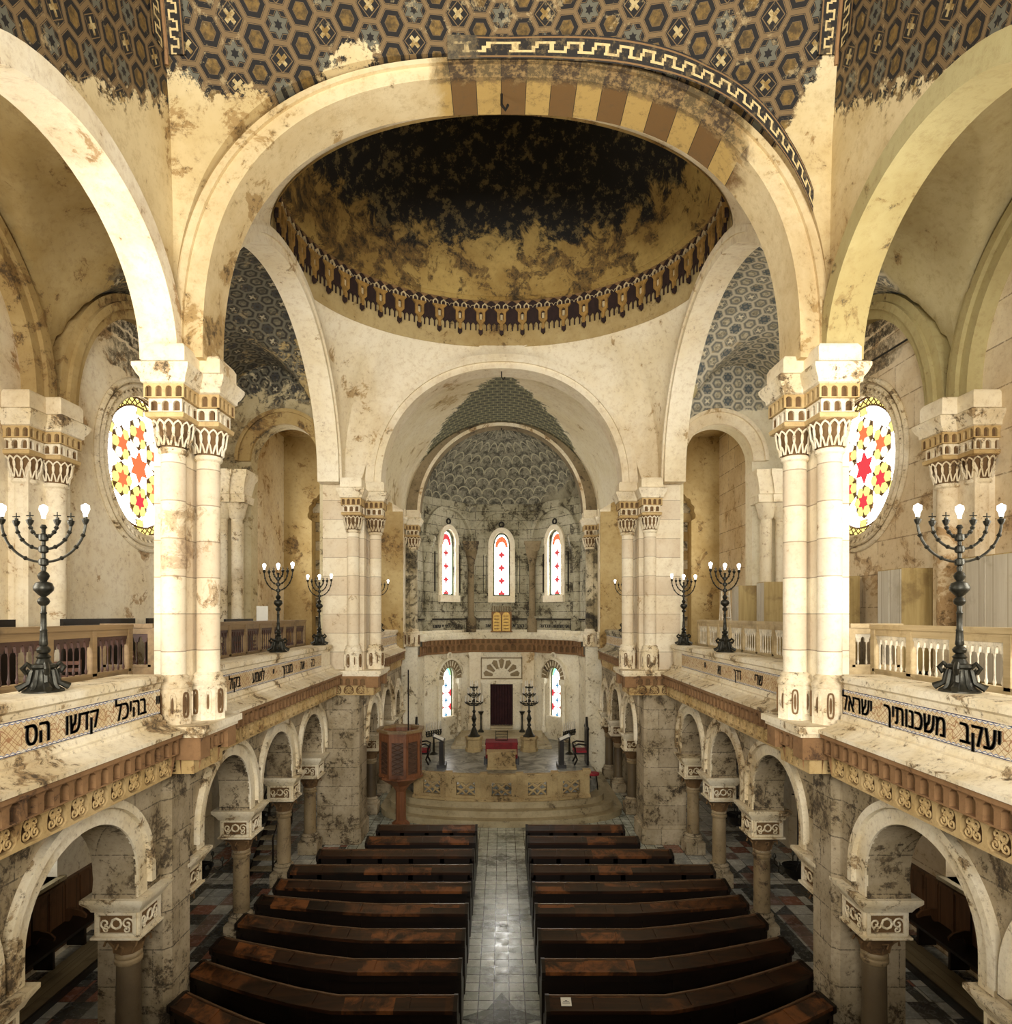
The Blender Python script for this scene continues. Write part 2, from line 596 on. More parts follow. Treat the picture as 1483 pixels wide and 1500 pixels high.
M_colm = plaster('polished column stone', (.15, .11, .06), (.10, .07, .04), (.10, .07, .035), (.03, .02, .012), .4, .4, 1.5, rough=.45)

# dome: ochre with a black bloom around the crown
m, b = newmat('blackened dome plaster')
col, h, p, (n1, n2, n3) = worn((.50, .35, .11), (.32, .20, .05), (.14, .08, .022), (.03, .02, .008), .66, .6, 1.0)
x, y, z = sep(p)
kk = z + (n2 - .5) * 3.2 + (n1 - .5) * 1.6
pt = noise(p, 3.2, 9, .75)
blk = mixc(sst(pt, .52, .60), (.008, .007, .006), (.16, .12, .05))
col = mixc(sst(kk, 17.2, 17.6), col, blk)
M_dome = finish(m, b, col, .8, 0, h, .3)

# fresco of the first bay vault
basec = ((.66, .54, .31), (.52, .39, .18), (.28, .165, .05), (.08, .045, .015), .52, .45)
M_fresA = fresco('star fresco over the first arch', 'x',
                 lambda x, y, z, n2, n3: sst(z + (n2 - .5) * 1.5 + (n3 - .5) * .9 - (14.1 + .55 * sst(x, -2.9, -2.4) - .75 * sst(x, -1.9, -1.2) - .75 * sst(x, .5, 1.5) + 1.3 * sst(x, 3.7, 4.7)), -.04, .05), basec)
M_fresL = fresco('star fresco over the gallery arch', 'y',
                 lambda x, y, z, n2, n3: sst(z + (n2 - .5) * 1.5 + (n3 - .5) * .9 - (12.1 + (y - 6.5) * .62), -.04, .05), basec)
aislet = ((.60, .55, .42), (.20, .20, .17), (.62, .56, .40), (.10, .12, .13), (.75, .70, .55))
M_fresR = fresco('pale star fresco on the aisle wall', 'x',
                 lambda x, y, z, n2, n3: sst(z + (n2 - .5) * .7 - 12.35 + (x - 6.0) * -.12, -.03, .05), ((.86, .80, .62), (.78, .70, .48), (.46, .34, .15), (.16, .10, .04), .22, .15), .2, aislet)
sootc = ((.16, .15, .11), (.035, .03, .022), (.20, .18, .12), (.05, .05, .05), (.5, .44, .3))
M_fresVR = fresco('pale star fresco on the aisle vault', 'x',
                 lambda x, y, z, n2, n3: sst(z + (n2 - .5) * .8 - 12.9, -.03, .05) * sst(y, 12.9, 13.1), ((.52, .45, .25), (.42, .35, .16), (.26, .17, .06), (.07, .05, .02), .4, .35), .2, aislet, vaxis='y')
M_fresD = fresco('blackened fresco on the aisle wall', 'x',
                 lambda x, y, z, n2, n3: sst(z + (n2 - .5) * 5.0 + (n3 - .5) * 2.5 - 13.0, -.1, .2), ((.66, .58, .38), (.52, .43, .24), (.28, .2, .09), (.05, .04, .02), .5, .5), .2, sootc)

M_fresVL = fresco('blackened aisle vault', 'x',
                 lambda x, y, z, n2, n3: sst(z + (n2 - .5) * 5.0 + (n3 - .5) * 3.5 - 13.1, -.1, .2) * sst(y, 12.6, 13.2), ((.50, .39, .19), (.38, .27, .10), (.21, .12, .04), (.07, .045, .02), .5, .45), .2, sootc, vaxis='y')

# chancel vault: green grey coffers surviving in a triangle
m, b = newmat('green coffered chancel fresco')
col, h, p, (n1, n2, n3) = worn((.88, .80, .60), (.80, .70, .46), (.46, .32, .13), (.14, .09, .04), .35, .25)
x, y, z = sep(p)
gu = ab(fr(x / .30 + pmod(fl(y / .36), 2.0) * .5) - .5); gv = ab(fr(y / .36) - .5)
gc = mixc(((gu > .44) + (gv > .43)) * .8, mixc((gu < .2) * (gv < .18), (.12, .12, .07), (.055, .055, .032)), (.34, .31, .16))
gc = mixc(sst(n3, .52, .66) * .5, gc, (.30, .27, .15))
tri = y + (n2 - .5) * 3.4 + (n3 - .5) * 2.2 - 19.5 - ab(x) * 2.1
col = mixc(sst(tri, -.1, .15), col, gc)
M_chvault = finish(m, b, col, .85, 0, h, .25)

# apse half dome: fish scales
m, b = newmat('scale patterned apse fresco')
col, h, p, (n1, n2, n3) = worn((.42, .38, .26), (.26, .23, .15), (.13, .11, .06), SOOT, .5, .5, 1.4)
x, y, z = sep(p)
uu = _mth('ARCTAN2', x, y - 26.9) * 3.4 / .62
vv = z / .42
row = fl(vv)
su = fr(uu + pmod(row, 2.0) * .5) - .5; sv = fr(vv)
dd = ab(sq_(su * su * 1.1 + sv * sv * .62) - .52)
gc = mixc(dd < .045, mixc(sst(noise(p, 4, 7, .75), .40, .58), (.075, .07, .05), (.27, .25, .18)), (.44, .40, .27))
gc = mixc(sst(n3, .54, .64) * .7, gc, (.62, .58, .45))
col = mixc(sst(z + (n2 - .5) * 2.0 + ab(x + .9) * -.55, 10.2, 10.5), col, gc)
M_scale = finish(m, b, col, .85, 0, h, .25)

# arch with alternating painted voussoirs
m, b = newmat('striped arch plaster')
col, h, p, (n1, n2, n3) = worn((.72, .60, .37), (.60, .46, .24), (.34, .21, .07), (.08, .05, .02), .46, .42)
x, y, z = sep(p)
an = _mth('ARCTAN2', z - 9.3, x)
i = fl(an / (PI / 44))
st = mixc(pmod(i, 2.0), (.48, .32, .10), (.17, .09, .025))
st = mixc(sst(n3, .5, .66) * .6, st, (.13, .08, .03))
st = mixc(fr(an / (PI / 44)) < .03, st, (.05, .03, .01))
msk = sst(x + (n2 - .5) * 1.2, -1.15, -.75) * sst((x + (n2 - .5) * 1.0) * -1.0, -3.75, -3.45)
col = mixc(msk, col, st)
dk = msk * sst(y * -1.0 + (n3 - .5) * .5, -9.72, -9.62)
col = mixc(dk * .85, col, mixc(sst(n3, .45, .6), (.03, .022, .014), (.28, .18, .07)))
M_arch = finish(m, b, col, .85, 0, h, .3)

# Greek key border (uv: u along in band widths, v across)
def keymat(name, loss):
    m, b = newmat(name)
    u, v, _ = uvc()
    fu = fr(u / 1.15)
    n3 = noise(position(), 8, 7, .75)
    ln = between(v, .06, .13) + between(v, .87, .94)
    key = between(v, .27, .37) * (fu < .62) + between(v, .63, .73) * (fu > .38) + between(ab(fu - .5), -.1, .07) * between(v, .27, .73) + between(fu, 0.0, .1) * between(v, .27, .55) + between(fu, .9, 1.0) * between(v, .45, .73)
    c = mixc(mn(key, 1.0), (.014, .011, .008), (.62, .47, .22))
    c = mixc(mn(ln, 1.0), c, (.22, .12, .045))
    c = mixc(sst(n3, .5, .62) * .5, c, (.20, .14, .06))
    if not loss: return finish(m, b, c, .8)
    pn = noise(position(), 1.5, 9, .72, .5)
    x, y, z = sep(position())
    gone = sst(x + (pn - .5) * 1.8 + (n3 - .5) * .9, -.62, -.35)
    c = mixc(gone, mixc(sst(n3, .4, .6), (.05, .04, .025), (.16, .12, .06)), c)
    return finish(m, b, c, .8)


M_key = keymat('greek key border', True)
M_key2 = keymat('greek key seam border', False)
# ground floor tiles
m, b = newmat('patterned floor tiles')
p = position(); x, y, z = sep(p)
n1 = noise(p, .9, 6, .65); n3 = noise(p, 6, 8, .75)
T = .264
tx = fr(x / T + .5); ty = fr(y / T)
grout = mx((ab(tx - .5) > .465) * 1.0, (ab(ty - .5) > .465) * 1.0)
ai = mixc(rand2(fl(x / T + .5), fl(y / T)), (.62, .66, .58), (.38, .42, .36))
ai = mixc(sst(n1, .48, .64) * .85, ai, (.10, .11, .085))
ai = mixc(sst(n3, .55, .7) * .7, ai, (.06, .065, .05))
# eight pointed stars at the two ends of the aisle
for cy in (8.6, 10.6, 17.6):
    qa = ab(x); qb = ab(y - cy)
    s1 = (qa * .5 + qb) < .36; s2 = (qa + qb * .5) < .36
    ai = mixc(mx(s1, s2) * .75, ai, (.40, .42, .36) if cy > 17 else (.045, .055, .04))
    ai = mixc(((qa + qb) < .3) * .7, ai, (.09, .10, .08))
ai = mixc(grout * .95, ai, (.02, .022, .018))
# side aisles: bands of large tiles, triangles and dark strips
G = .46
ix = fl(x / G); iy = fl(y / G)
r = rand2(ix, iy)
gx = fr(x / G); gy = fr(y / G)
sd = mixc(r > .55, (.60, .60, .54), (.40, .42, .40))
sd = mixc((r > .83) * 1.0, sd, (.30, .13, .09))
sd = mixc(r < .13, sd, (.055, .06, .062))
mm = pmod(iy, 5.0)
star = (mm < 1.5) * (pmod(ix, 5.0) > 1.5) * (pmod(ix, 5.0) < 3.5)
sd = mixc(star * (gx > gy) * .9, sd, (.05, .055, .06))
sd = mixc(star * (gx < gy) * .5, sd, (.44, .43, .38))
ax = ab(x)
stripe = mx(between(ax, 5.75, 6.05), between(ax, 7.1, 7.3)) + between(pmod(y, 3.9), 0.0, .26)
sd = mixc(mn(stripe, 1.0) * .92, sd, (.04, .045, .045))
sd = mixc(between(pmod(y, 3.9), .3, .62) * .8, sd, (.62, .61, .54))
sd = mixc(between(ax, 6.1, 6.42) * (r > .4) * .8, sd, (.21, .10, .07))
g2 = mx((ab(gx - .5) > .475) * 1.0, (ab(gy - .5) > .475) * 1.0)
sd = mixc(g2 * .7, sd, (.05, .05, .045))
sd = mixc(sst(n1, .50, .68) * .45, sd, (.10, .10, .085))
# hexagon field in the nearest side bay
hy = y < 8.3
c = mixc(ax > 4.4, ai, sd)
M_floor = finish(m, b, c, sst(n3, .35, .7, .14, .38), 0, grout * -.5 + n3 * .3, .12, spec=.7)

m, b = newmat('veined marble floor')
p = position(); n = noise(p, 1.6, 9, .75, 1.2)
M_marblefloor = finish(m, b, mixc(sst(n, .38, .62), (.07, .075, .065), (.42, .42, .38)), .3, spec=.6)

# inscription ground: arabesque net on cream with blue scalloped borders (uv: u metres, v 0..1)
m, b = newmat('arabesque inscription panel')
u, v, _ = uvc()
n3 = noise(position(), 7, 7, .75); n2 = noise(position(), 1.4, 8, .7, .4)
a = u / .085; c_ = v * .38 / .085
net = mn(ab(fr(a + c_) - .5), ab(fr(a - c_) - .5)) < .07
bg = mixc(sst(noise(position(), 3, 4, .5), .4, .6), (.66, .55, .35), (.58, .44, .24))
bg = mixc(net * .8, bg, (.30, .15, .055))
wv = ab(_mth('SINE', u * 14.0) * .16 + _mth('SINE', u * 31.0 + v * 9.0) * .12 + .5 - v)
wv2 = ab(_mth('SINE', u * 14.0 + 3.14) * .2 + _mth('COSINE', u * 37.0 - v * 7.0) * .1 + .5 - v)
bg = mixc(mn((wv < .03) * 1.0 + (wv2 < .028) * 1.0, 1.0) * .8, bg, (.30, .13, .05))
sc_ = ab(_mth('SINE', u * PI / .075)) * .055
ev = mn(v, 1.0 - v)
bg = mixc(ev < sc_ + .05, bg, (.78, .74, .62))
bg = mixc(between(ev, sc_ + .02, sc_ + .045) * 1.0, bg, (.10, .13, .28))
bg = mixc((ev < .03) * 1.0, bg, (.05, .06, .12))
bg = mixc(sst(n3 * .6 + n2 * .5, .60, .68) * .75, bg, (.74, .66, .48))
M_inscr = finish(m, b, bg, .7)

# woods, metals, cloth, glass
M_pew = wood('dark varnished pew wood', (.011, .0055, .003), (.006, .0035, .002), (.003, .002, .0012), 'x', .38)
M_pewtop = wood('worn pew desk wood', (.040, .015, .006), (.011, .005, .0022), (.004, .0025, .0015), 'x', .36, .8, panels=(.20, .07, .02))
M_pewlip = plain('polished pew edge', (.13, .07, .035), .3)
M_rail = wood('brown gallery railing wood', (.27, .18, .082), (.20, .125, .055), (.09, .055, .024), 'y', .5)
M_railR = wood('pale gallery railing wood', (.54, .42, .23), (.44, .33, .17), (.26, .18, .08), 'y', .5)
M_spinL = plain('dark red baluster paint', (.06, .022, .014), .5)
M_spinR = plain('cream baluster paint', (.80, .72, .55), .5)
M_plinth = plain('dark plinth board', (.07, .038, .02), .6)
M_cab = wood('yellow pine boarding', (.50, .38, .16), (.38, .27, .10), (.20, .13, .05), 'z', .55, planks=('y', .17))
M_cab2 = wood('grey pine boarding', (.62, .58, .48), (.52, .47, .37), (.36, .31, .22), 'z', .55, planks=('y', .3))
M_pulpit = wood('red brown pulpit wood', (.24, .095, .04), (.16, .06, .025), (.06, .022, .01), 'z', .42)
M_pulpitd = plain('dark pulpit fretwork', (.10, .05, .028), .6)
M_bench = wood('bench pine', (.20, .095, .04), (.13, .06, .025), (.05, .025, .01), 'z', .5, planks=('y', .42))
M_plank = wood('platform planks', (.36, .29, .17), (.26, .2, .11), (.12, .09, .05), 'y', .55, planks=('x', .2))
M_bronze = plain('dark bronze', (.045, .043, .032), .42, .7, .5, 14)
M_iron = plain('black iron', (.02, .018, .016), .5, .5)
M_lens = glass('lit bulb', (1, .97, .9), 6)
M_gwhite = glass('bright clear pane', (1, .985, .95), 2.2)
M_glancet = glass('bright lancet pane', (1, .985, .95), 13.0)
M_grose = glass('bright rose window glass', (1, .98, .93), 6.0)
M_gred = glass('red stained glass', (.75, .06, .07), .8)
M_gorange = glass('orange stained glass', (.78, .16, .06), 1.0)
M_gyellow = glass('yellow stained glass', (.95, .80, .22), 1.0)
M_gpale = glass('pale yellow glass', (1, .93, .62), 1.0)
M_gblue = glass('blue stained glass', (.10, .35, .60), .8)
M_gcyan = glass('turquoise stained glass', (.30, .75, .80), 1.0)
M_ggreen = glass('green stained glass', (.45, .68, .25), .9)
M_colt = plaster('tan column stone', (.36, .27, .15), (.25, .18, .09), (.13, .08, .04), (.03, .02, .012), .4, .5, 2.0, rough=.5)
M_lead = plain('brown lead bars', (.20, .10, .035), .6)
M_greenframe = plain('green window frame', (.10, .13, .07), .6)
M_bima = plaster('carved tan limestone', (.50, .38, .19), (.37, .26, .12), (.15, .10, .04), (.05, .03, .015), .45, .5, 2.5)
M_step = plaster('worn limestone steps', (.50, .42, .26), (.36, .29, .16), (.15, .11, .06), (.04, .03, .015), .45, .45, 1.2, rough=.45)
M_gold = plain('gilded tablet', (.46, .28, .05), .45, .4, .3, 10)
M_ink = plain('black lettering', (.012, .010, .008), .6, 0, .1)
M_redcloth = plain('red cloth', (.22, .012, .016), .8)
M_curtain = plain('dark red curtain', (.045, .012, .014), .85)
M_blackwood = plain('black lacquered wood', (.014, .011, .009), .35)
M_paper = plain('white paper', (.82, .80, .72), .7, 0, .05)
M_candle = plain('ivory candle', (.80, .74, .60), .5)
M_cush = plain('red velvet', (.35, .02, .03), .8)
M_dark = plain('dark opening', (.02, .015, .012), .9)
M_gfloor = plaster('gallery floor boards', (.30, .22, .12), (.2, .14, .07), (.1, .06, .03), SOOT, .4, .4)

# ------------------------------------------------------------------ the large structure
SIDES = ((-1, 'left'), (1, 'right'))

mb = MB(); mb.box(-9.2, 9.2, 1.5, 31, -.2, 0); struct(mb.build('floor', M_floor, smooth=0), 'patterned tile floor of the hall', 'floor')

# --- outer walls with lunettes, ground windows and rose windows
XW = 8.6
RY, RZ, RR = 15.7, 10.15, 1.66
for s, nm in SIDES:
    f = side(s, XW)
    mb = MB()
    rose = arcp(RY, RZ, RR * 1.02, RR * 1.02, 0, 2 * PI, 48)[:-1]
    holes = [rose] + [[(y, 1.52), (y, 2.5), (y + .95, 2.5), (y + .95, 1.52)] for y in (11.6, 15.2)]
    mb.prism([(3, 0), (3, 15), (31, 15), (31, 0)], f, -.55, 0, holes)
    w = struct(mb.build('wall_' + nm, M_wallR if s > 0 else M_wallL, smooth=0), nm + ' outer wall of the hall', 'wall')
    # engaged piers on the ground floor
    mb = MB()
    for y in (9.6, 14.0, 18.7):
        mb.fbox(f, y - .35, y + .35, 0, 4.85, 0, .4); mb.fbox(f, y - .42, y + .42, 0, .9, 0, .5)
    struct(mb.build('trim_1' if s < 0 else 'trim_2', M_white, w), None)
    # lunette arches on the gallery wall
    mb = MB()
    for yc in (8.85, 15.5):
        band(mb, f, yc, 10.55, 2.75, 2.85, 3.3, 3.35, 0, .28, 40)
        band(mb, f, yc, 10.55, 2.95, 3.05, 3.12, 3.2, .28, .36, 40)
    struct(mb.build('trim_3' if s < 0 else 'trim_4', M_ochre if s < 0 else M_olive, w))

# --- aisle gallery: floor slab, vaults, cross wall
for s, nm in SIDES:
    mb = MB(); mb.box(s * 5.0, s * XW, 2.0, 26.3, 4.82, 5.0)
    struct(mb.build('floor_' + nm, M_gfloor, smooth=0), nm + ' gallery floor', 'floor')
    mb = MB()
    for ya, yb, y1 in ((4.9, 5.5, None), (10.25, 12.2, 18.95)):
        def vz(u, v):
            x = 5.0 + 3.6 * u; y0 = ya + (yb - ya) * u; ye = y1 or 10.25 + 1.95 * u
            yc = (y0 + ye) / 2; ry = (ye - y0) / 2
            y = y0 + (ye - y0) * v
            z2 = 10.55 + 3.9 * math.sqrt(max(0, 1 - ((y - yc) / ry) ** 2)) * (1 - .15 * u)
            z1 = 10.55 + 3.3 * math.sqrt(max(0, 1 - ((x - 6.8) / 1.8) ** 2))
            return (s * x, y, max(z1, z2))
        mb.grid(vz, 24, 40)
    struct(mb.build('ceiling_' + nm, M_fresVL if s < 0 else M_fresVR, recalc=False), nm + ' gallery vault', 'ceiling')
    # cross wall closing the bay, with its arch
    f = facing(18.9)
    xc = s * 6.3
    mb = MB()
    hole = [(xc - 1.0, 5.0)] + arcp(xc, 11.05, 1.0, 1.08, PI, 0, 24) + [(xc + 1.0, 5.0)]
    xa, xb = (s * 4.9, s * XW) if s > 0 else (s * XW, s * 4.9)
    mb.prism([(xa, 5.0)] + hole + [(xb, 5.0), (xb, 14.2), (xa, 14.2)], f, -.5, 0)
    struct(mb.build('wall_%s_cross' % nm, M_fresD if s < 0 else M_fresR, smooth=30), nm + ' gallery cross wall', 'wall')
    mb = MB()
    band(mb, f, xc, 11.05, 1.0, 1.08, 1.32, 1.4, 0, .12, 28)
    band(mb, f, xc, 11.05, 1.32, 1.4, 1.42, 1.5, 0, .2, 28)
    struct(mb.build('trim_5' if s < 0 else 'trim_6', M_ochre if s < 0 else M_white))
    # the gallery beyond: far wall with a scalloped niche
    f2 = facing(25.6)
    mb = MB()
    xc2 = s * 6.9
    sc = []
    for k in range(9):
        a = PI - PI * k / 8
        cx_, cz_ = xc2 + .62 * math.cos(a), 10.5 + .75 * math.sin(a)
        sc += [(cx_ + .15 * math.cos(a + q), cz_ + .17 * math.sin(a + q)) for q in (.9, .3, -.3, -.9)]
    xa, xb = (s * 3.9, s * 9.0) if s > 0 else (s * 9.0, s * 3.9)
    mb.prism([(xa, 4.8), (xc2 - .6, 4.8), (xc2 - .6, 10.3)] + sc + [(xc2 + .6, 10.3), (xc2 + .6, 4.8), (xb, 4.8), (xb, 14.2), (xa, 14.2)], f2, -.6, 0)
    for k in range(18):
        mb.box(xc2 - .75, xc2 + .75, 26.15, 26.4, 5 + k * .38, 5 + k * .38 + (.36 if k % 2 else .37), k % 2)
    struct(mb.build('wall_%s_far' % nm, [M_ochre, M_soot]), nm + ' far gallery wall with scalloped niche', 'wall')
    mb = MB()
    mb.box(s * 3.9, s * 9.0, 19.35, 26.3, 13.6, 13.8)
    struct(mb.build('ceiling_%s_far' % nm, M_ochre, smooth=0))
    mb = MB()
    mb.sq(s * 7.55, 18.55, [(.22, 5), (.22, 5.6), (.12, 5.65), (.12, 9.2)]); mb.lathe(s * 7.55, 18.5, [(.15, 5.6), (.15, 9.3), (.2, 9.35), (.3, 9.75)], 14)
    mb.lathe(s * 7.95, 18.45, [(.15, 5.0), (.15, 9.3), (.2, 9.35), (.3, 9.75)], 14)
    mb.sq(s * 7.55, 18.5, [(.34, 9.75), (.36, 9.95), (.3, 10.0), (.38, 10.4), (.44, 10.5), (.44, 10.65)]); mb.sq(s * 7.95, 18.45, [(.34, 9.75), (.36, 9.95), (.3, 10.0), (.38, 10.4), (.44, 10.5), (.44, 10.65)])
    tag(mb.build('paired_colonnette', M_carve if s < 0 else M_white), 'paired slim colonnettes with carved caps on %s gallery cross wall' % nm, 'column')

# --- nave gallery arches along the sides
for s, nm in SIDES:
    f = side(s, 5.25)
    mb = MB()
    for yc in (7.3, 2.3):
        band(mb, f, yc, 10.3, 2.1, 1.8, 2.35, 2.1, 0, .55, 32)
    struct(mb.build('trim_7' if s < 0 else 'trim_8', M_cream if s < 0 else M_olive))
    mb = MB()
    band(mb, side(s, 5.2), 14.3, 10.35, 4.0, 3.85, 4.4, 4.2, 0, .6, 48)
    band(mb, side(s, 4.65), 14.3, 10.35, 4.15, 4.0, 4.28, 4.13, 0, .1, 48)
    struct(mb.build('trim_9' if s < 0 else 'trim_10', M_white))
    mb = MB()   # off-picture support at the near end
    mb.box(s * 4.7, s * 5.25, 4.75, 5.2, 5.0, 10.5)
    struct(mb.build('trim_11' if s < 0 else 'trim_12', M_shaft, smooth=0))

# --- first bay: coved vault over the picture's top, cut by arch A and the gallery arches
Zs = [10.4, 11, 12.5, 13.5, 14.5, 15.5, 16.3, 17.0, 17.4]
YCs = [9.60, 9.60, 9.60, 9.60, 9.60, 9.34, 8.8, 7.3, 4.4]
YAs = [9.62, 9.62, 9.5, 9.35, 9.05, 8.5, 7.8, 6.5, 4.0]
XLs = [4.86, 4.86, 4.82, 4.77, 4.70, 4.55, 4.25, 3.5, 1.8]


def lerp_tab(T, z):
    for i in range(len(Zs) - 1):
        if z <= Zs[i + 1]:
            t = (z - Zs[i]) / (Zs[i + 1] - Zs[i]); return T[i] + (T[i + 1] - T[i]) * t
    return T[-1]


NA = 2.6


def extA(x): return 10.4 + 4.42 * max(0, 1 - (abs(x) / 4.86) ** NA) ** (1 / NA)


def extL(y):
    q = min(abs(y - 7.3), abs(y - 2.3))
    return 10.3 + 2.08 * math.sqrt(max(0, 1 - (q / 2.33) ** 2))


ZT = 17.4
mb = MB()


def yshell(xi, z): return lerp_tab(YCs, z) + (lerp_tab(YAs, z) - lerp_tab(YCs, z)) * abs(xi) ** 1.6


def shellA(u, v):
    xi = -math.cos(PI * u); z0 = extA(xi * 4.86); z = z0 + (ZT - z0) * v
    t = min(1, (z - z0) / 1.5)
    return (xi * (4.86 + (lerp_tab(XLs, z) - 4.86) * t), yshell(xi, z), z)


mb.grid(shellA, 80, 26)
mb.grid(lambda u, v: (shellA(u, 0)[0], shellA(u, 0)[1] + (9.7 - shellA(u, 0)[1]) * v, shellA(u, 0)[2]), 80, 1)
cA = mb.build('ceiling', M_fresA, recalc=False); struct(cA, 'coved vault of the first bay with star fresco', 'ceiling')
for s, nm in SIDES:
    mb = MB()

    def shellL(u, v):
        y0 = 9.62 - 7.6 * u; z0 = extL(y0); z = z0 + (ZT - z0) * v
        yy = lerp_tab(YAs, z)
        return (s * lerp_tab(XLs, z), yy - 7.6 * u * (yy + 1) / 10.62, z)
    mb.grid(shellL, 60, 26)
    struct(mb.build('ceiling_%s_cove' % nm, M_fresL, recalc=False), nm + ' side of the first bay vault', 'ceiling')

# key borders: over arch A and both sides of the corner seam
mb = MB()


def keyA(u, v):
    a = PI * (.13 + .40 * u); x = 4.86 * sup(math.cos(a), 2 / NA)
    z0 = extA(x); z = z0 - .10 + .30 * v
    k = lerp_tab(XLs, z) / 4.86
    return (x, min(yshell(x / 4.86, z), 9.5) - .03, z)


mb.grid(keyA, 90, 1, 0, lambda u, v: (u * 20.8, v))
mb2 = MB(); mb3 = mb; mb = MB()
for s, nm in SIDES:
    def keyS(u, v):
        z = 14.42 + 2.0 * u
        return (s * (lerp_tab(XLs, z) - .02 - .27 * v), lerp_tab(YAs, z) - .02 - .0 * v, z)
    mb.grid(keyS, 40, 1, 0, lambda u, v: (u * 14, v))

    def keyT(u, v):
        z = 14.42 + 2.0 * u
        return (s * (lerp_tab(XLs, z) - .02), lerp_tab(YAs, z) - .02 - .36 * v, z)
    mb.grid(keyT, 40, 1, 0, lambda u, v: (u * 14, v))

    z0 = 14.3
    mb2.tube([(s * (lerp_tab(XLs, z0 + 2.1 * i / 30) - .02), lerp_tab(YAs, z0 + 2.1 * i / 30) - .02, z0 + 2.1 * i / 30) for i in range(31)], .03, 6)
struct(mb.build('trim_seam_border', M_key2, cA, recalc=False))
mb3.build('trim_border', M_key, cA, recalc=False)
struct(bpy.data.objects['trim_border'])
struct(mb2.build('trim_rib', M_rust, cA))

# --- arch A, arch B, arch C across the nave
mb = MB(); f = facing(10.3)
band(mb, f, 0, 10.4, 4.42, 4.14, 4.86, 4.42, 0, .72, 72, se=NA)
band(mb, f, 0, 10.4, 4.70, 4.33, 4.80, 4.40, .72, .78, 72, se=NA)
aA = struct(mb.build('trim_13', M_arch), 'great arch with striped voussoirs across the nave', 'arch')
mb = MB(); f = facing(19.95)
band(mb, f, 0, 10.4, 3.58, 3.5, 4.05, 3.93, 0, .72, 64, se=2.15)
band(mb, f, 0, 10.4, 3.78, 3.68, 3.92, 3.81, .72, .80, 64, se=2.15)
struct(mb.build('trim_14', M_white), 'pale arch beyond the dome', 'arch')
mb = MB(); f = facing(26.9)
band(mb, f, 0, 10.75, 3.30, 3.50, 4.2, 4.15, 0, .6, 64)
band(mb, f, 0, 10.75, 3.85, 4.0, 4.0, 4.12, .6, .7, 64)
band(mb, f, 0, 10.75, 3.30, 3.50, 3.42, 3.62, .6, .66, 64, 1)
struct(mb.build('trim_15', [M_darkarch, M_cream]), 'dark stone arch in front of the apse', 'arch')
# iron hooks under the arches
mb = MB()
for x, y, z in ((.0, 9.9, 14.5), (0, 19.5, 13.85), (0, 26.6, 14.3)):
    mb.tube([(x, y, z + .1), (x, y, z - .12), (x + .06, y, z - .2), (x + .1, y, z - .12)], .022, 6)
for q, (x, z) in enumerate(((-4.1, 12.2), (4.1, 12.2))):
    pass
struct(mb.build('trim_hook', M_iron, aA))

# --- dome: pendentives, drum, frieze, bowl
RC, RA, RB, RZ0 = 14.85, 5.05, 4.5, 14.62


def ringp(t): return Vector((RA * math.sin(t), RC + RB * math.cos(t), RZ0))


def boxp(t):
    d = Vector((RA * math.sin(t), RB * math.cos(t)))
    k = min(4.66 / abs(d.x) if abs(d.x) > 1e-6 else 9, ((19.25 - RC) / d.y if d.y > 0 else (RC - 10.3) / -d.y) if abs(d.y) > 1e-6 else 9)
    x, y = d.x * k, RC + d.y * k
    if abs(abs(x) - 4.66) < 1e-4:
        z = 10.35 + 4.17 * math.sqrt(max(0, 1 - ((y - 14.3) / 4.4) ** 2))
    elif d.y > 0:
        z = 10.4 + 3.9 * max(0, 1 - (abs(x) / 4.05) ** 2.15) ** (1 / 2.15)
    else:
        z = 10.4 + 4.4 * max(0, 1 - (abs(x) / 4.84) ** NA) ** (1 / NA)
    return Vector((x, y, min(z, RZ0 - (.02 if d.y > -2 else 0))))


mb = MB()


def pend(u, v):
    t = 2 * PI * u; o = boxp(t); r = ringp(t)
    p = o.lerp(r, v); h = r.z - o.z
    out = Vector((math.sin(t), math.cos(t), 0))
    return p + out * (.13 * h * math.sin(PI * v) * (1 if abs(math.sin(2 * t)) > .3 else .3))


mb.grid(pend, 240, 8)
dome_root = mb.build('ceiling_pendentives', M_white, recalc=False); struct(dome_root, 'pendentives below the dome', 'ceiling')
mb = MB()
DZ = RZ0 + 1.32
mb.lathe(0, RC, [(1.0, RZ0 - .05), (1.0, RZ0), (.995, RZ0 + .3), (.99, DZ - .06)], 128, 0, 0, 2 * PI, RA, RB, False)
me_ = mb.build('ceiling_drum', M_ochre, dome_root, recalc=False); struct(me_)
mb = MB()
mb.lathe(0, RC, [(.99, DZ - .06), (.962, DZ - .02), (.955, DZ + .02), (.945, DZ + .03)] + [(.945 * math.cos(a * PI / 48), DZ + .03 + 4.4 * math.sin(a * PI / 48)) for a in range(1, 24)] + [(1e-6, DZ + 4.43)], 128, 0, 0, 2 * PI, RA, RB, False)
struct(mb.build('ceiling_dome', M_dome, dome_root, recalc=False))
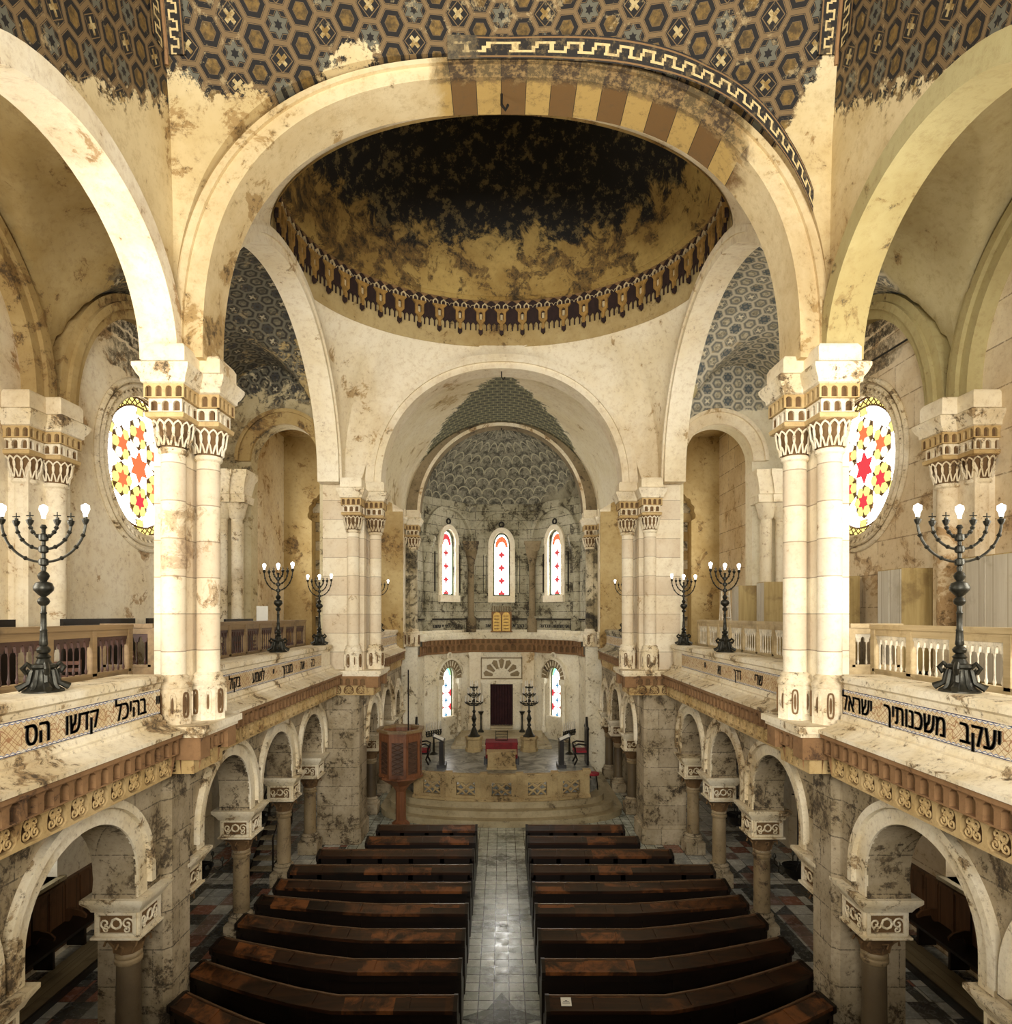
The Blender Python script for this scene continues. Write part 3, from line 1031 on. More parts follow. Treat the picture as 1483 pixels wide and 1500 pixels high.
# frieze of little hanging pavilions round the drum
mb = MB(); NM = 50
for i in range(NM):
    t = 2 * PI * i / NM
    if math.cos(t) < -.62: continue
    c = Vector((RA * .985 * math.sin(t), RC + RB * .985 * math.cos(t)))
    tg = Vector((RA * math.cos(t), -RB * math.sin(t))); wd = tg.length * 2 * PI / NM; tg.normalize()
    nn = Vector((tg.y, -tg.x))
    if nn.dot(Vector((0, RC)) - c) < 0: nn = -nn

    def f(u, v, w, c=c, tg=tg, nn=nn): return (c.x + tg.x * u + nn.x * w, c.y + tg.y * u + nn.y * w, RZ0 + v)
    h = wd / 2
    # dark ground with a crenellated lower edge
    low = []
    for k in range(4):
        a = -h + wd * k / 4; q = wd / 4
        low += [(a, .40), (a + q * .22, .40), (a + q * .22, .56), (a + q * .61, .64), (a + q, .56), (a + q, .40)] if k < 3 else [(a, .40), (a + q * .22, .40), (a + q * .22, .56), (a + q * .61, .64), (h, .56)]
    mb.prism([(-h, 1.27)] + low + [(h, 1.27)], f, .01, .04, m=1)
    # lozenge cabinet, bracket, stem and drop
    mb.prism([(-.13, .66), (-.13, .92), (-.22, 1.02), (.22, 1.02), (.13, .92), (.13, .66), (.04, .56), (.04, .38), (-.04, .38), (-.04, .56)], f, .03, .10, [[(-.055, .70), (-.055, .88), (0, .92), (.055, .88), (.055, .70), (0, .66)]], m=0)
    mb.prism([(-.035, .70), (-.035, .86), (.035, .86), (.035, .70)], f, .03, .06, m=2)
    mb.prism([(-.06, .30), (-.06, .42), (.06, .42), (.06, .30), (0, .24)], f, .02, .09, m=1)
    for q in (-.12, .12):
        mb.prism([(q - .08, 1.02), (q - .08, 1.12), (q, 1.19), (q + .08, 1.12), (q + .08, 1.02)], f, .03, .08, [[(q - .05, 1.03), (q - .05, 1.11), (q, 1.15), (q + .05, 1.11), (q + .05, 1.03)]], m=2)
    # outline of the little arches between
    mb.tube([f(-h, 1.05, .05), f(-h + .05, 1.12, .05), f(-h + .12, 1.12, .05)], .008, 4, 2); mb.tube([f(h, 1.05, .05), f(h - .05, 1.12, .05), f(h - .12, 1.12, .05)], .008, 4, 2)
    mb.prism([(-h + .03, 1.27), (-h + wd / 4, 1.17), (-h + wd / 2 - .03, 1.27)], f, .03, .07, m=3)
    mb.prism([(.03, 1.27), (wd / 4, 1.17), (wd / 2 - .03, 1.27)], f, .03, .07, m=3)
M_frgold = plain('ochre painted frieze', (.42, .24, .06), .7); M_frdark = plain('maroon black frieze ground', (.030, .012, .009), .8)
M_frcream = plain('cream frieze line', (.70, .56, .32), .7); M_frbrown = plain('brown frieze tooth', (.26, .15, .06), .8)
struct(mb.build('trim_frieze', [M_frgold, M_frdark, M_frcream, M_frbrown], dome_root, smooth=0))

# --- chancel: vault, side arches, apse
mb = MB()


def chv(u, v):
    a = PI * u; y = 19.9 + 6.9 * v; r = 3.95 - .1 * v
    return (-r * math.cos(a), y, 10.35 + .45 * v + (3.6 + .05 * v) * math.sin(a))


mb.grid(chv, 48, 20)
struct(mb.build('ceiling_chancel', M_chvault, recalc=False), 'chancel vault with green fresco', 'ceiling')
for s, nm in SIDES:
    f = side(s, 4.3)
    mb = MB()
    hole = [(20.6, 5.9)] + arcp(23.15, 10.0, 2.55, 2.4, PI, 0, 32) + [(25.7, 5.9)]
    mb.prism([(20.0, 5.9)] + hole + [(26.3, 5.9), (26.3, 13.2), (20.0, 13.2)], f, 0, .42)
    struct(mb.build('wall_%s_chancel' % nm, M_white), nm + ' chancel wall over its gallery arch', 'wall')

AC, AR = 26.9, 3.45
ANG = [math.radians(a) for a in (-93, -74, -25, 25, 74, 93)]


def apt(a, r=AR): return (r * math.sin(a), AC + r * math.cos(a))


mb = MB()
for s, nm in SIDES:
    mb.box(s * 3.44, s * 4.6, 26.5, 27.4, 0, 14.6)
struct(mb.build('wall_apse_corner', M_apse, smooth=0), 'masonry either side of the apse arch', 'wall')

apse_parts = {}
mb = MB(); fac = []
for i in range(5):
    f, L = seg(apt(ANG[i]), apt(ANG[i + 1]), -1)
    fac.append((f, L)); cu = L / 2; holes = []
    outer = [(-.0, 1.0), (-.0, 11.7), (L, 11.7), (L, 1.0)]
    if i in (1, 2, 3):
        holes.append([(cu - .38, 7.45)] + arcp(cu, 9.75, .38, .62, PI, 0, 16) + [(cu + .38, 7.45)])
    if i in (1, 3):
        holes.append([(cu - .33, 2.05)] + arcp(cu, 3.85, .33, .46, PI, 0, 16) + [(cu + .33, 2.05)])
    if i == 2:
        holes.append([(cu - .54, 1.45), (cu - .54, 3.4), (cu + .54, 3.4), (cu + .54, 1.45)])
    mb.prism(outer, f, -.4, 0, holes)
ap = struct(mb.build('wall_apse', M_apse, smooth=0), 'curved apse wall of weathered masonry', 'wall')
mb = MB()
mb.lathe(0, AC, [(AR + .02, 11.3), (AR - .12, 11.35), (AR - .1, 11.55), (AR, 11.6)] + [(AR * math.cos(a * PI / 40), 11.6 + 2.9 * math.sin(a * PI / 40)) for a in range(1, 20)] + [(1e-6, 14.5)], 48, 0, 0, PI)
struct(mb.build('ceiling_apse', M_scale, ap, recalc=False))
# ------------------------------------------------------------------ apse dressing
mb = MB()
for i in (0, 1, 2, 3, 4):
    f, L = fac[i]; cu = L / 2
    if i in (1, 2, 3):
        band(mb, f, cu, 9.95, cu - .12, 1.32, cu + .06, 1.5, 0, .16, 28)
        band(mb, f, cu, 9.75, .40, .64, .62, .86, 0, .10, 20, 1)          # pale window head
        mb.fbox(f, cu - .62, cu - .40, 7.45, 9.75, 0, .06, 1); mb.fbox(f, cu + .40, cu + .62, 7.45, 9.75, 0, .06, 1)
        mb.fbox(f, cu - .62, cu + .62, 7.15, 7.45, 0, .16, 1)
        for q in (-1, 1):
            mb.fbox(f, cu + q * .78 - .07, cu + q * .78 + .07, 7.6, 9.35, -.02, .05, 2)
            p = f(cu + q * .78, 0, .07); mb.lathe(p[0], p[1], [(.05, 7.6), (.05, 9.3), (.08, 9.36)], 8, 0)
        mb.tube([f(cu + .11 * math.cos(a * PI / 6), 10.75 + .11 * math.sin(a * PI / 6), .03) for a in range(12)], .04, 5, 2, True)
    # string course, text band, ledge, frieze
    mb.fbox(f, 0, L, 6.42, 6.52, 0, .12); mb.fbox(f, 0, L, 6.36, 6.42, 0, .07, 2)
    mb.fbox(f, 0, L, 5.55, 5.66, 0, .34); mb.fbox(f, 0, L, 5.66, 5.78, 0, .2)
    mb.fbox(f, 0, L, 5.48, 5.55, 0, .28)
    n = max(2, round(L / .36))
    niche_row(mb, f, 0, L, 5.26, 5.48, .24, int(n * 1.6), .06, 3, 4, 'hex')
    niche_row(mb, f, 0, L, 4.92, 5.26, .14, n, .07, 3, 4, 'round', .7)
    mb.fbox(f, 0, L, 4.86, 4.92, 0, .12, 3)
struct(mb.build('trim_16', [M_apse, M_white, M_dark, M_rust, M_niche], ap))
for i in range(1, 5):
    x, y = apt(ANG[i], AR - .1)
    mb = MB()
    mb.lathe(x, y, [(.24, 5.78), (.24, 6.4), (.17, 6.5), (.15, 6.6), (.15, 8.9), (.19, 8.95), (.17, 9.0), (.3, 9.5)], 14)
    mb.sq(x, y, [(.27, 9.5), (.33, 9.62), (.33, 9.78), (.38, 9.84), (.38, 9.95)])
    o = mb.build('wall_colonnette', M_darkarch if i in (2, 3) else M_apse)
    tag(o, ['', 'far left apse colonnette beside the left lancet', 'apse colonnette between left and middle lancet windows', 'apse colonnette between middle and right lancet windows', 'far right apse colonnette beside the right lancet'][i], 'column', 'apse colonnettes')

# lancet windows above, round headed windows below
for i, lab in ((1, 'left'), (2, 'middle'), (3, 'right')):
    f, L = fac[i]; cu = L / 2
    w = thing('window_%d' % i, '%s upper apse lancet with pale panes and red crosses' % lab, 'window', f(cu, 7.45, -.2)); w['kind'] = 'structure'
    mb = MB(); mb.prism([(cu - .38, 7.45)] + arcp(cu, 9.75, .38, .62, PI, 0, 16) + [(cu + .38, 7.45)], f, -.20, -.14); mb.build('pane', M_glancet, w, smooth=0)
    mb = MB()
    for k in range(4):
        z = 7.56 + .60 * k
        mb.prism([(cu - .07, z - .07), (cu - .20, z), (cu - .07, z + .07), (cu, z + .22), (cu + .07, z + .07), (cu + .20, z), (cu + .07, z - .07), (cu, z - .22)], f, -.14, -.125)
    mb.build('red_cross', M_gred, w, smooth=0)
    mb = MB(); band(mb, f, cu, 9.72, .16, .24, .30, .5, -.14, -.125, 16); mb.build('orange_head', M_gorange if i > 1 else M_gred, w, smooth=0)
    mb = MB(); band(mb, f, cu, 9.75, .32, .55, .38, .62, -.16, -.06, 16, drop=2.3); mb.fbox(f, cu - .38, cu + .38, 7.45, 7.52, -.16, -.06); mb.fbox(f, cu - .008, cu + .008, 7.5, 10.3, -.14, -.12)
    for k in range(8): mb.fbox(f, cu - .34, cu + .34, 7.8 + .31 * k, 7.808 + .31 * k, -.14, -.12)
    mb.build('window_frame', M_greenframe, w)
for k, (i, lab) in enumerate(((1, 'left'), (3, 'right'))):
    f, L = fac[i]; cu = L / 2
    w = thing('window_%d' % (4 + k), 'lower %s apse window with red and turquoise stained glass' % lab, 'window', f(cu, 2.05, -.2)); w['kind'] = 'structure'
    mb = MB(); mb.prism([(cu - .33, 2.05)] + arcp(cu, 3.85, .33, .46, PI, 0, 16) + [(cu + .33, 2.05)], f, -.20, -.14); mb.build('pane', M_gwhite, w, smooth=0)
    mb = MB()
    for q in (-1, 1):
        for z in (2.45, 3.08):
            mb.prism([(cu + q * .31, z - .13), (cu + q * .24, z - .16), (cu + q * .2, z - .05), (cu + q * .10, z), (cu + q * .2, z + .05), (cu + q * .24, z + .16), (cu + q * .31, z + .13)], f, -.14, -.125)
    mb.build('red_petal', M_gred, w, smooth=0)
    mb = MB()
    for z in (2.1, 2.76, 3.42):
        mb.prism([(cu - .13, z), (cu - .04, z - .04), (cu, z - .15), (cu + .04, z - .04), (cu + .13, z), (cu + .04, z + .04), (cu, z + .15), (cu - .04, z + .04)], f, -.14, -.124)
    mb.build('blue_cross', M_gblue, w, smooth=0)
    mb = MB(); band(mb, f, cu, 3.85, .17, .28, .25, .38, -.14, -.125, 16); mb.build('turquoise_head', M_gcyan, w, smooth=0)
    mb = MB(); band(mb, f, cu, 3.85, .25, .38, .31, .44, -.14, -.125, 16); mb.build('green_head', M_ggreen, w, smooth=0)
    mb = MB(); band(mb, f, cu, 3.85, .30, .43, .33, .46, -.16, -.09, 16, drop=1.8)
    for z in (2.43, 2.76, 3.09, 3.42, 3.75): mb.fbox(f, cu - .32, cu + .32, z, z + .012, -.14, -.12)
    mb.fbox(f, cu - .01, cu + .01, 2.05, 4.3, -.14, -.12); mb.build('window_frame', M_greenframe, w)
    mb = MB()
    band(mb, f, cu, 3.72, .42, .52, .74, .86, 0, .12, 24, 1); band(mb, f, cu, 3.72, .74, .86, .82, .95, 0, .2, 24)
    for a in range(1, 12):
        q = PI * a / 12
        mb.tube([f(cu + .48 * math.cos(q), 3.72 + .58 * math.sin(q), .13), f(cu + .7 * math.cos(q), 3.72 + .82 * math.sin(q), .13)], .025, 5)
    mb.tube([f(cu + .13 * math.cos(a * PI / 8), 4.76 + .13 * math.sin(a * PI / 8), .1) for a in range(16)], .05, 6, 0, True)
    for q in (-1, 1):
        p = f(cu + q * .62, 0, .1); mb.lathe(p[0], p[1], [(.13, 1.3), (.13, 1.5), (.09, 1.55), (.08, 3.35), (.13, 3.5)], 10)
        mb.fbox(f, cu + q * .62 - .17, cu + q * .62 + .17, 3.5, 3.74, 0, .24)
    mb.fbox(f, cu - .5, cu + .5, 1.9, 2.05, 0, .1)
    mb.build('carved_surround', [M_apse, M_darkarch], w)

# ark front
f, L = fac[2]; cu = L / 2
ark = thing('ark_doorway', 'carved stone ark front with fan rosette over a dark curtained opening', 'ark', f(cu, 1.35, .2))
mb = MB()
for q in (-1, 1):
    mb.fbox(f, cu + q * .72 - .16, cu + q * .72 + .16, 1.35, 3.45, 0, .22); mb.fbox(f, cu + q * .57 - .05, cu + q * .57 + .05, 1.35, 3.42, 0, .3)
mb.fbox(f, cu - .96, cu + .96, 3.45, 3.62, 0, .34); mb.fbox(f, cu - .9, cu + .9, 3.40, 3.45, 0, .28)
mb.build('stone_frame', M_apse, ark)
mb = MB()
mb.fbox(f, cu - .94, cu + .94, 3.62, 4.62, 0, .16)
for q in (-.93, .93): mb.fbox(f, cu + q - .025, cu + q + .025, 3.62, 4.62, .14, .19, 1)
mb.fbox(f, cu - .94, cu + .94, 4.57, 4.62, .14, .19, 1); mb.fbox(f, cu - .94, cu + .94, 3.62, 3.67, .14, .2, 1); mb.fbox(f, cu - .02, cu + .02, 4.1, 4.6, .14, .17, 1)
for k in range(7):
    a = PI * (k + .5) / 7; r0, r1 = .42, .78
    pts = [(cu + r0 * math.cos(a - .13), 3.72 + r0 * math.sin(a - .13)), (cu + r1 * math.cos(a - .17), 3.72 + r1 * math.sin(a - .17)), (cu + (r1 + .08) * math.cos(a), 3.72 + (r1 + .08) * math.sin(a)), (cu + r1 * math.cos(a + .17), 3.72 + r1 * math.sin(a + .17)), (cu + r0 * math.cos(a + .13), 3.72 + r0 * math.sin(a + .13))]
    mb.prism(pts, f, .13, .20, m=1)
band(mb, f, cu, 3.70, .28, .26, .40, .38, .16, .24, 20); mb.prism([(cu - .28, 3.70)] + arcp(cu, 3.70, .28, .26, PI, 0, 16) + [(cu + .28, 3.70)], f, .14, .19, m=0)
for k in range(5):
    a = PI * (k + .5) / 5; mb.tube([f(cu, 3.71, .2), f(cu + .25 * math.cos(a), 3.71 + .23 * math.sin(a), .2)], .02, 5)
mb.build('fan_rosette', [M_apse, M_darkarch], ark)
mb = MB()
for k in range(17): mb.fbox(f, cu - .9 + k * .11, cu - .9 + k * .11 + .06, 4.66, 4.84, 0, .12)
mb.fbox(f, cu - .94, cu + .94, 4.62, 4.66, 0, .14); mb.build('toothed_cornice', M_apse, ark)
mb = MB()
n = 26
pl = [(cu - .54 + 1.08 * k / n, .03 * math.sin(k * 2.1)) for k in range(n + 1)]
mb.grid(lambda u, v: f(pl[round(u * n)][0], 1.45 + 1.95 * v, -.2 + pl[round(u * n)][1]), n, 1); mb.build('curtain', M_curtain, ark)
mb = MB(); mb.fbox(f, cu - .5, cu + .5, 1.365, 1.43, .2, .75); mb.fbox(f, cu - .5, cu + .5, 1.43, 1.5, .2, .5); mb.build('step', M_step, ark)
# flanking pilasters
for q, nm in ((-1, 'left'), (1, 'right')):
    f2, L2 = fac[2]
    mb = MB(); mb.fbox(f2, cu + q * 1.22 - .27, cu + q * 1.22 + .27, 1.0, 4.86, 0, .14); mb.fbox(f2, cu + q * 1.22 - .3, cu + q * 1.22 + .3, 4.7, 4.86, 0, .2); mb.fbox(f2, cu + q * 1.22 - .32, cu + q * 1.22 + .32, 1.0, 1.6, 0, .2)
    tag(mb.build('wall_pilaster', M_white), 'white flat pilaster on the %s of the ark front' % nm, 'pilaster')

# tablets of the law
tb = thing('stone_tablets', 'gilded pair of round topped law tablets over the ark', 'tablets', f(cu, 5.78, .2))
for q in (-1, 1):
    mb = MB(); mb.prism([(cu + q * .21 - .18, 5.82), (cu + q * .21 - .18, 6.5)] + arcp(cu + q * .21, 6.5, .18, .2, PI, 0, 12)[1:-1] + [(cu + q * .21 + .18, 6.5), (cu + q * .21 + .18, 5.82)], f, .22, .30)
    t_ = mb.build('tablet', M_gold, tb)
    mb = MB()
    for k in range(5):
        z = 5.92 + .145 * k
        x = cu + q * .21 - .12
        for g_ in range(5):
            ww = .028 + .012 * ((g_ * 7 + k * 3 + q) % 3) / 2
            mb.fbox(f, x, x + ww, z, z + .05, .30, .303); x += ww + .012
    mb.build('engraved_line', M_niche, t_, smooth=0)
mb = MB(); mb.fbox(f, cu - .46, cu + .46, 5.78, 6.72, .14, .22); mb.fbox(f, cu - .5, cu + .5, 5.78, 5.84, .14, .34); mb.build('backing_board', M_rust, tb)
mb = MB()
for k in range(9):
    mb.tube([f(cu - .42 + .105 * k, 6.72, .2), f(cu - .44 + .11 * k, 6.88 + .05 * math.sin(k * 1.3), .22), f(cu - .40 + .1 * k, 6.98, .26)], .03, 5)
mb.build('carved_crest', M_darkarch, tb)


# --- lettering
def text_mesh(s, size, name, mat, f, u, v, w, parent=None, extr=.004, squash=1.0, bold=0.0):
    cu_ = bpy.data.curves.new(name, 'FONT'); cu_.body = s; cu_.size = size; cu_.align_x = 'CENTER'; cu_.fill_mode = 'NONE'
    o = bpy.data.objects.new(name, cu_); C.objects.link(o)
    bpy.context.view_layer.update()
    me = bpy.data.meshes.new_from_object(o.evaluated_get(bpy.context.evaluated_depsgraph_get()))
    bpy.data.objects.remove(o)
    nb = {}
    for e in me.edges:
        i, j = e.vertices; nb.setdefault(i, []).append(j); nb.setdefault(j, []).append(i)
    seen = set(); loops = []
    for st_ in nb:
        if st_ in seen: continue
        lp = [st_]; seen.add(st_); cur = st_
        while True:
            nx = [k for k in nb[cur] if k not in seen]
            if not nx: break
            cur = nx[0]; seen.add(cur); lp.append(cur)
        pts = [(me.vertices[k].co.x * squash, me.vertices[k].co.y) for k in lp]
        cl = [q for i, q in enumerate(pts) if (q[0] - pts[i - 1][0]) ** 2 + (q[1] - pts[i - 1][1]) ** 2 > 1e-10]
        if len(cl) > 2: loops.append(cl)

    def inside(q, poly):
        r = False
        for i in range(len(poly)):
            (xa, ya), (xb, yb) = poly[i - 1], poly[i]
            if (ya > q[1]) != (yb > q[1]) and q[0] < (xb - xa) * (q[1] - ya) / (yb - ya) + xa: r = not r
        return r
    m = MB()
    hol = {i: [j for j in range(len(loops)) if j != i and inside(loops[j][0], loops[i])] for i in range(len(loops))}
    inner = {j for l in hol.values() for j in l}
    for du in (-bold, 0, bold) if bold else (0,):
        for i, l in enumerate(loops):
            if i in inner: continue
            if hol[i]:
                m.prism([(q[0] + du, q[1]) for q in l], lambda a_, b_, c_: f(u + a_, v + b_, c_), w - extr, w, [[(q[0] + du, q[1]) for q in loops[j]] for j in hol[i]])
            else:
                bm = bmesh.new(); bm.faces.new([bm.verts.new((q[0] + du, q[1], 0)) for q in l])
                bmesh.ops.triangulate(bm, faces=bm.faces[:])
                bm.verts.index_update()
                m.add([f(u + q.co.x, v + q.co.y, w) for q in bm.verts], [tuple(q.index for q in fc.verts) for fc in bm.faces])
                bm.free()
                k = len(l)
                m.add([f(u + q[0] + du, v + q[1], w) for q in l] + [f(u + q[0] + du, v + q[1], w - extr) for q in l], [(i_, (i_ + 1) % k, (i_ + 1) % k + k, i_ + k) for i_ in range(k)])
    return m.build(name, mat, parent, smooth=0)


def heb(s): return s[::-1]


f1, L1 = fac[1]; f3, L3 = fac[3]
ib = thing('inscription_band', 'painted Hebrew verse band around the apse below the lancets', 'inscription', f(cu, 5.78, .05))
text_mesh(heb('נברכה לפני יי עשנו'), .25, 'lettering', M_ink, f1, L1 / 2, 6.0, .012, ib, squash=.95, bold=.012)
text_mesh(heb('באו נשתחוה ונכרעה'), .25, 'lettering', M_ink, f3, L3 / 2, 6.0, .012, ib, squash=.95, bold=.012)
text_mesh(heb('אנ'), .25, 'lettering', M_ink, f, cu - .62, 6.0, .012, ib, bold=.012)
text_mesh(heb('הנרא'), .25, 'lettering', M_ink, f, cu + .78, 6.0, .012, ib, bold=.012)


# ------------------------------------------------------------------ piers and columns
def cap_pair(mb, cx, cy, r, z0, sq):
    """two tier capital over a round shaft: scroll basket, abacus, two arcaded blocks, cornice; z0 = top of shaft"""
    mb.lathe(cx, cy, [(r, z0 - .06), (r * 1.18, z0 - .03), (r * 1.18, z0), (r * 1.02, z0 + .03), (r * 1.12, z0 + .2), (r * 1.45, z0 + .36), (r * 1.62, z0 + .42)], 20, 1)  # dark basket core: shade between the scrolls put into the colour
    mb.lathe(cx, cy, [(r, z0 - .07), (r * 1.2, z0 - .04), (r * 1.22, z0 - .01), (r * 1.14, z0 + .02)], 20, 0)
    for k in range(14):
        a = 2 * PI * k / 14; da = .17
        for sg in (-1, 1):
            pts = []
            for q in range(15):
                t = q / 14
                rad = r * (1.12 + .42 * t) + .02
                ang = a + sg * (.05 + da * math.sin(t * PI)) + (sg * .1 * math.cos(t * 9) * t)
                pts.append((cx + rad * math.cos(ang), cy + rad * math.sin(ang), z0 + .04 + .34 * t + .03 * math.sin(t * 9)))
            mb.tube(pts, .015, 4, 0)
    h = sq
    mb.sq(cx, cy, [(h * .80, z0 + .41), (h * .92, z0 + .43), (h * .95, z0 + .49), (h * .82, z0 + .51)], 2)
    for lev, (hh, za, zb, n) in enumerate(((h * .80, z0 + .51, z0 + .70, 3), (h * .96, z0 + .70, z0 + .90, 4))):
        mb.sq(cx, cy, [(hh - .05, za), (hh - .05, zb)], 1)
        for k in range(4):
            a = k * PI / 2; d = (math.cos(a), math.sin(a)); t = (-d[1], d[0])

            def f(u, v, w, d=d, t=t): return (cx + d[0] * w + t[0] * u, cy + d[1] * w + t[1] * u, v)
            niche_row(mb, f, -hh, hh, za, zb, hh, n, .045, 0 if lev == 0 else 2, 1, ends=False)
    mb.sq(cx, cy, [(h * .96, z0 + .90), (h * 1.06, z0 + .92), (h * 1.08, z0 + .98), (h * 1.2, z0 + 1.03), (h * 1.34, z0 + 1.12), (h * 1.34, z0 + 1.17), (h * 1.2, z0 + 1.2)], 0)


def cluster(name, label, cols, core, zb, zt, group=None, mat=None, r=.17, sq=.30, ztop=10.42):
    """upper nave pier: half columns round a core, on panelled pedestals"""
    t = thing(name, label, 'pier', (cols[0][0], cols[0][1], zb), group)
    ms = mat or M_shaft
    mb = MB(); mb.box(*core[0], *core[1], zb, zt + 1.4); mb.build('pier_core', ms, t, smooth=0)
    for cx, cy in cols:
        mb = MB(); mb.lathe(cx, cy, [(r, zb + .62), (r, zt)], 24); mb.build('shaft', ms, t)
        mb = MB()
        mb.lathe(cx, cy, [(r * 1.5, zb), (r * 1.5, zb + .5), (r * 1.25, zb + .56)], 8)
        mb.lathe(cx, cy, [(r * 1.45, zb + .53), (r * 1.5, zb + .57), (r * 1.3, zb + .62), (r * 1.22, zb + .64), (r * 1.28, zb + .68), (r, zb + .72)], 24)
        for k in range(8):
            a = 2 * PI * (k + .5) / 8; q = r * 1.5 * math.cos(PI / 8)
            d = (math.cos(a), math.sin(a)); tt = (-d[1], d[0])

            def f(u, v, w): return (cx + d[0] * (q + w) + tt[0] * u, cy + d[1] * (q + w) + tt[1] * u, v)
            mb.prism(arcp(0, zb + .28, .05, .19, 0, 2 * PI, 16, 3.5)[:-1], f, -.01, .022, [arcp(0, zb + .28, .028, .165, 0, 2 * PI, 16, 3.5)[:-1]], m=1 if k % 2 else 0)
            mb.prism(arcp(0, zb + .28, .018, .12, 0, 2 * PI, 12)[:-1], f, -.01, .012, m=1)
        mb.build('pedestal', [M_carve, M_niche], t)
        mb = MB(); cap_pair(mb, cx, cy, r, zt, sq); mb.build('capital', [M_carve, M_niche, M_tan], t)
        mb = MB(); mb.sq(cx, cy, [(sq * 1.02, zt + 1.2), (sq * 1.02, ztop), (sq * .9, ztop + .06)]); mb.build('impost_block', M_white, t)
    return t


ZC = 9.0
for s, nm in SIDES:
    x0, x1 = sorted((s * 4.72, s * 5.2))
    cluster('clustered_pier', 'near %s clustered pale stone pier with two shafts and carved double capitals' % nm,
            [(s * 4.83, 9.55), (s * 4.53, 10.02)], ((x0, x1), (9.7, 10.4)), 5.0, ZC)
    x0, x1 = sorted((s * 4.0, s * 5.2))
    cluster('clustered_pier', 'far %s clustered pier of the dome, at the near end of the chancel' % nm,
            [(s * 4.27, 18.65), (s * 3.74, 19.25)], ((x0, x1), (18.85, 19.9)), 5.0, ZC)
    x0, x1 = sorted((s * 3.75, s * 4.7))
    cluster('clustered_pier', 'dark %s clustered pier carrying the apse arch' % nm,
            [(s * 4.12, 26.05), (s * 3.62, 26.4)], ((x0, x1), (26.2, 27.0)), 5.3, 9.3, mat=M_soot, ztop=10.75, r=.2)
    x0, x1 = sorted((s * 8.25, s * 8.6))
    cluster('clustered_pier', '%s outer wall pier with paired shafts beside the rose window' % nm,
            [(s * 8.42, 11.45), (s * 8.15, 11.85)], ((x0, x1), (11.3, 12.4)), 5.0, 8.95, mat=M_cream)
# responds carrying the arch feet of arch A, plain blocks above the capitals are part of the piers

# --- ground arcade
XA = 5.32
COLS = [6.45, 9.25, 13.25, 15.85, 18.0]
def ground_column(x, y, label, dark=False, hgt=2.7, half=.33, group=None):
    t = thing('arcade_column', label, 'column', (x, y, 0), group)
    mb = MB(); mb.sq(x, y, [(.26, 0), (.26, .34), (.22, .36)]); mb.lathe(x, y, [(.24, .36), (.25, .42), (.2, .46), (.23, .5), (.17, .56)], 20); mb.build('base', M_ground, t)
    mb = MB(); mb.lathe(x, y, [(.165, .56), (.158, hgt - 1.05)], 20); mb.build('shaft', M_colm if dark else M_colt, t)
    mb = MB()
    z = hgt - 1.05
    mb.lathe(x, y, [(.16, z), (.185, z + .03), (.185, z + .07), (.165, z + .09), (.18, z + .11), (.18, z + .15), (.165, z + .17)], 20)
    mb.build('necking', M_colt, t)
    mb = MB(); z = hgt - .88
    mb.lathe(x, y, [(.165, z), (.19, z + .1), (.26, z + .24), (.3, z + .27)], 8)
    for k in range(8):
        a = 2 * PI * k / 8
        mb.tube([(x + q * math.cos(a + b_), y + q * math.sin(a + b_), z + h_) for q, h_, b_ in ((.18, .02, 0), (.2, .12, .14), (.25, .2, -.1), (.3, .22, .1), (.31, .16, 0))], .018, 5)
    mb.build('basket_capital', M_niche, t)
    mb = MB(); z = hgt - .61
    mb.sq(x, y, [(half - .04, z), (half + .01, z + .03), (half + .01, z + .06), (half - .05, z + .07), (half - .05, z + .40), (half, z + .41), (half + .03, z + .47), (half + .10, z + .56), (half + .10, z + .61)])
    for k in range(4):
        a = k * PI / 2; d = (math.cos(a), math.sin(a)); tt = (-d[1], d[0]); hh = half - .05

        def f(u, v, w): return (x + d[0] * (hh + w) + tt[0] * u, y + d[1] * (hh + w) + tt[1] * u, v)
        mb.prism([(-hh, z + .07), (-hh, z + .40), (hh, z + .40), (hh, z + .07)], f, 0, .035, [[(-hh + .05, z + .11), (-hh + .05, z + .36), (hh - .05, z + .36), (hh - .05, z + .11)]])
        mb.tube([f(.07 * math.cos(q * PI / 4), z + .24 + .07 * math.sin(q * PI / 4), .02) for q in range(8)], .018, 4, 0, True)
        for sg in (-1, 1):
            mb.tube([f(p[0], p[1], .02) for p in spiral(sg * hh * .55, z + .24, .085, 1.3, 0, sg, 12)], .014, 4)
            mb.tube([f(p[0], p[1], .02) for p in spiral(sg * hh * .5, z + .16, .05, 1.1, 1, -sg, 10)], .012, 4)
        mb.add([f(-hh + .05, z + .11, .003), f(-hh + .05, z + .36, .003), f(hh - .05, z + .36, .003), f(hh - .05, z + .11, .003)], [(0, 1, 2, 3)], 1)
    mb.build('carved_block', [M_carve, M_niche], t)
    return t


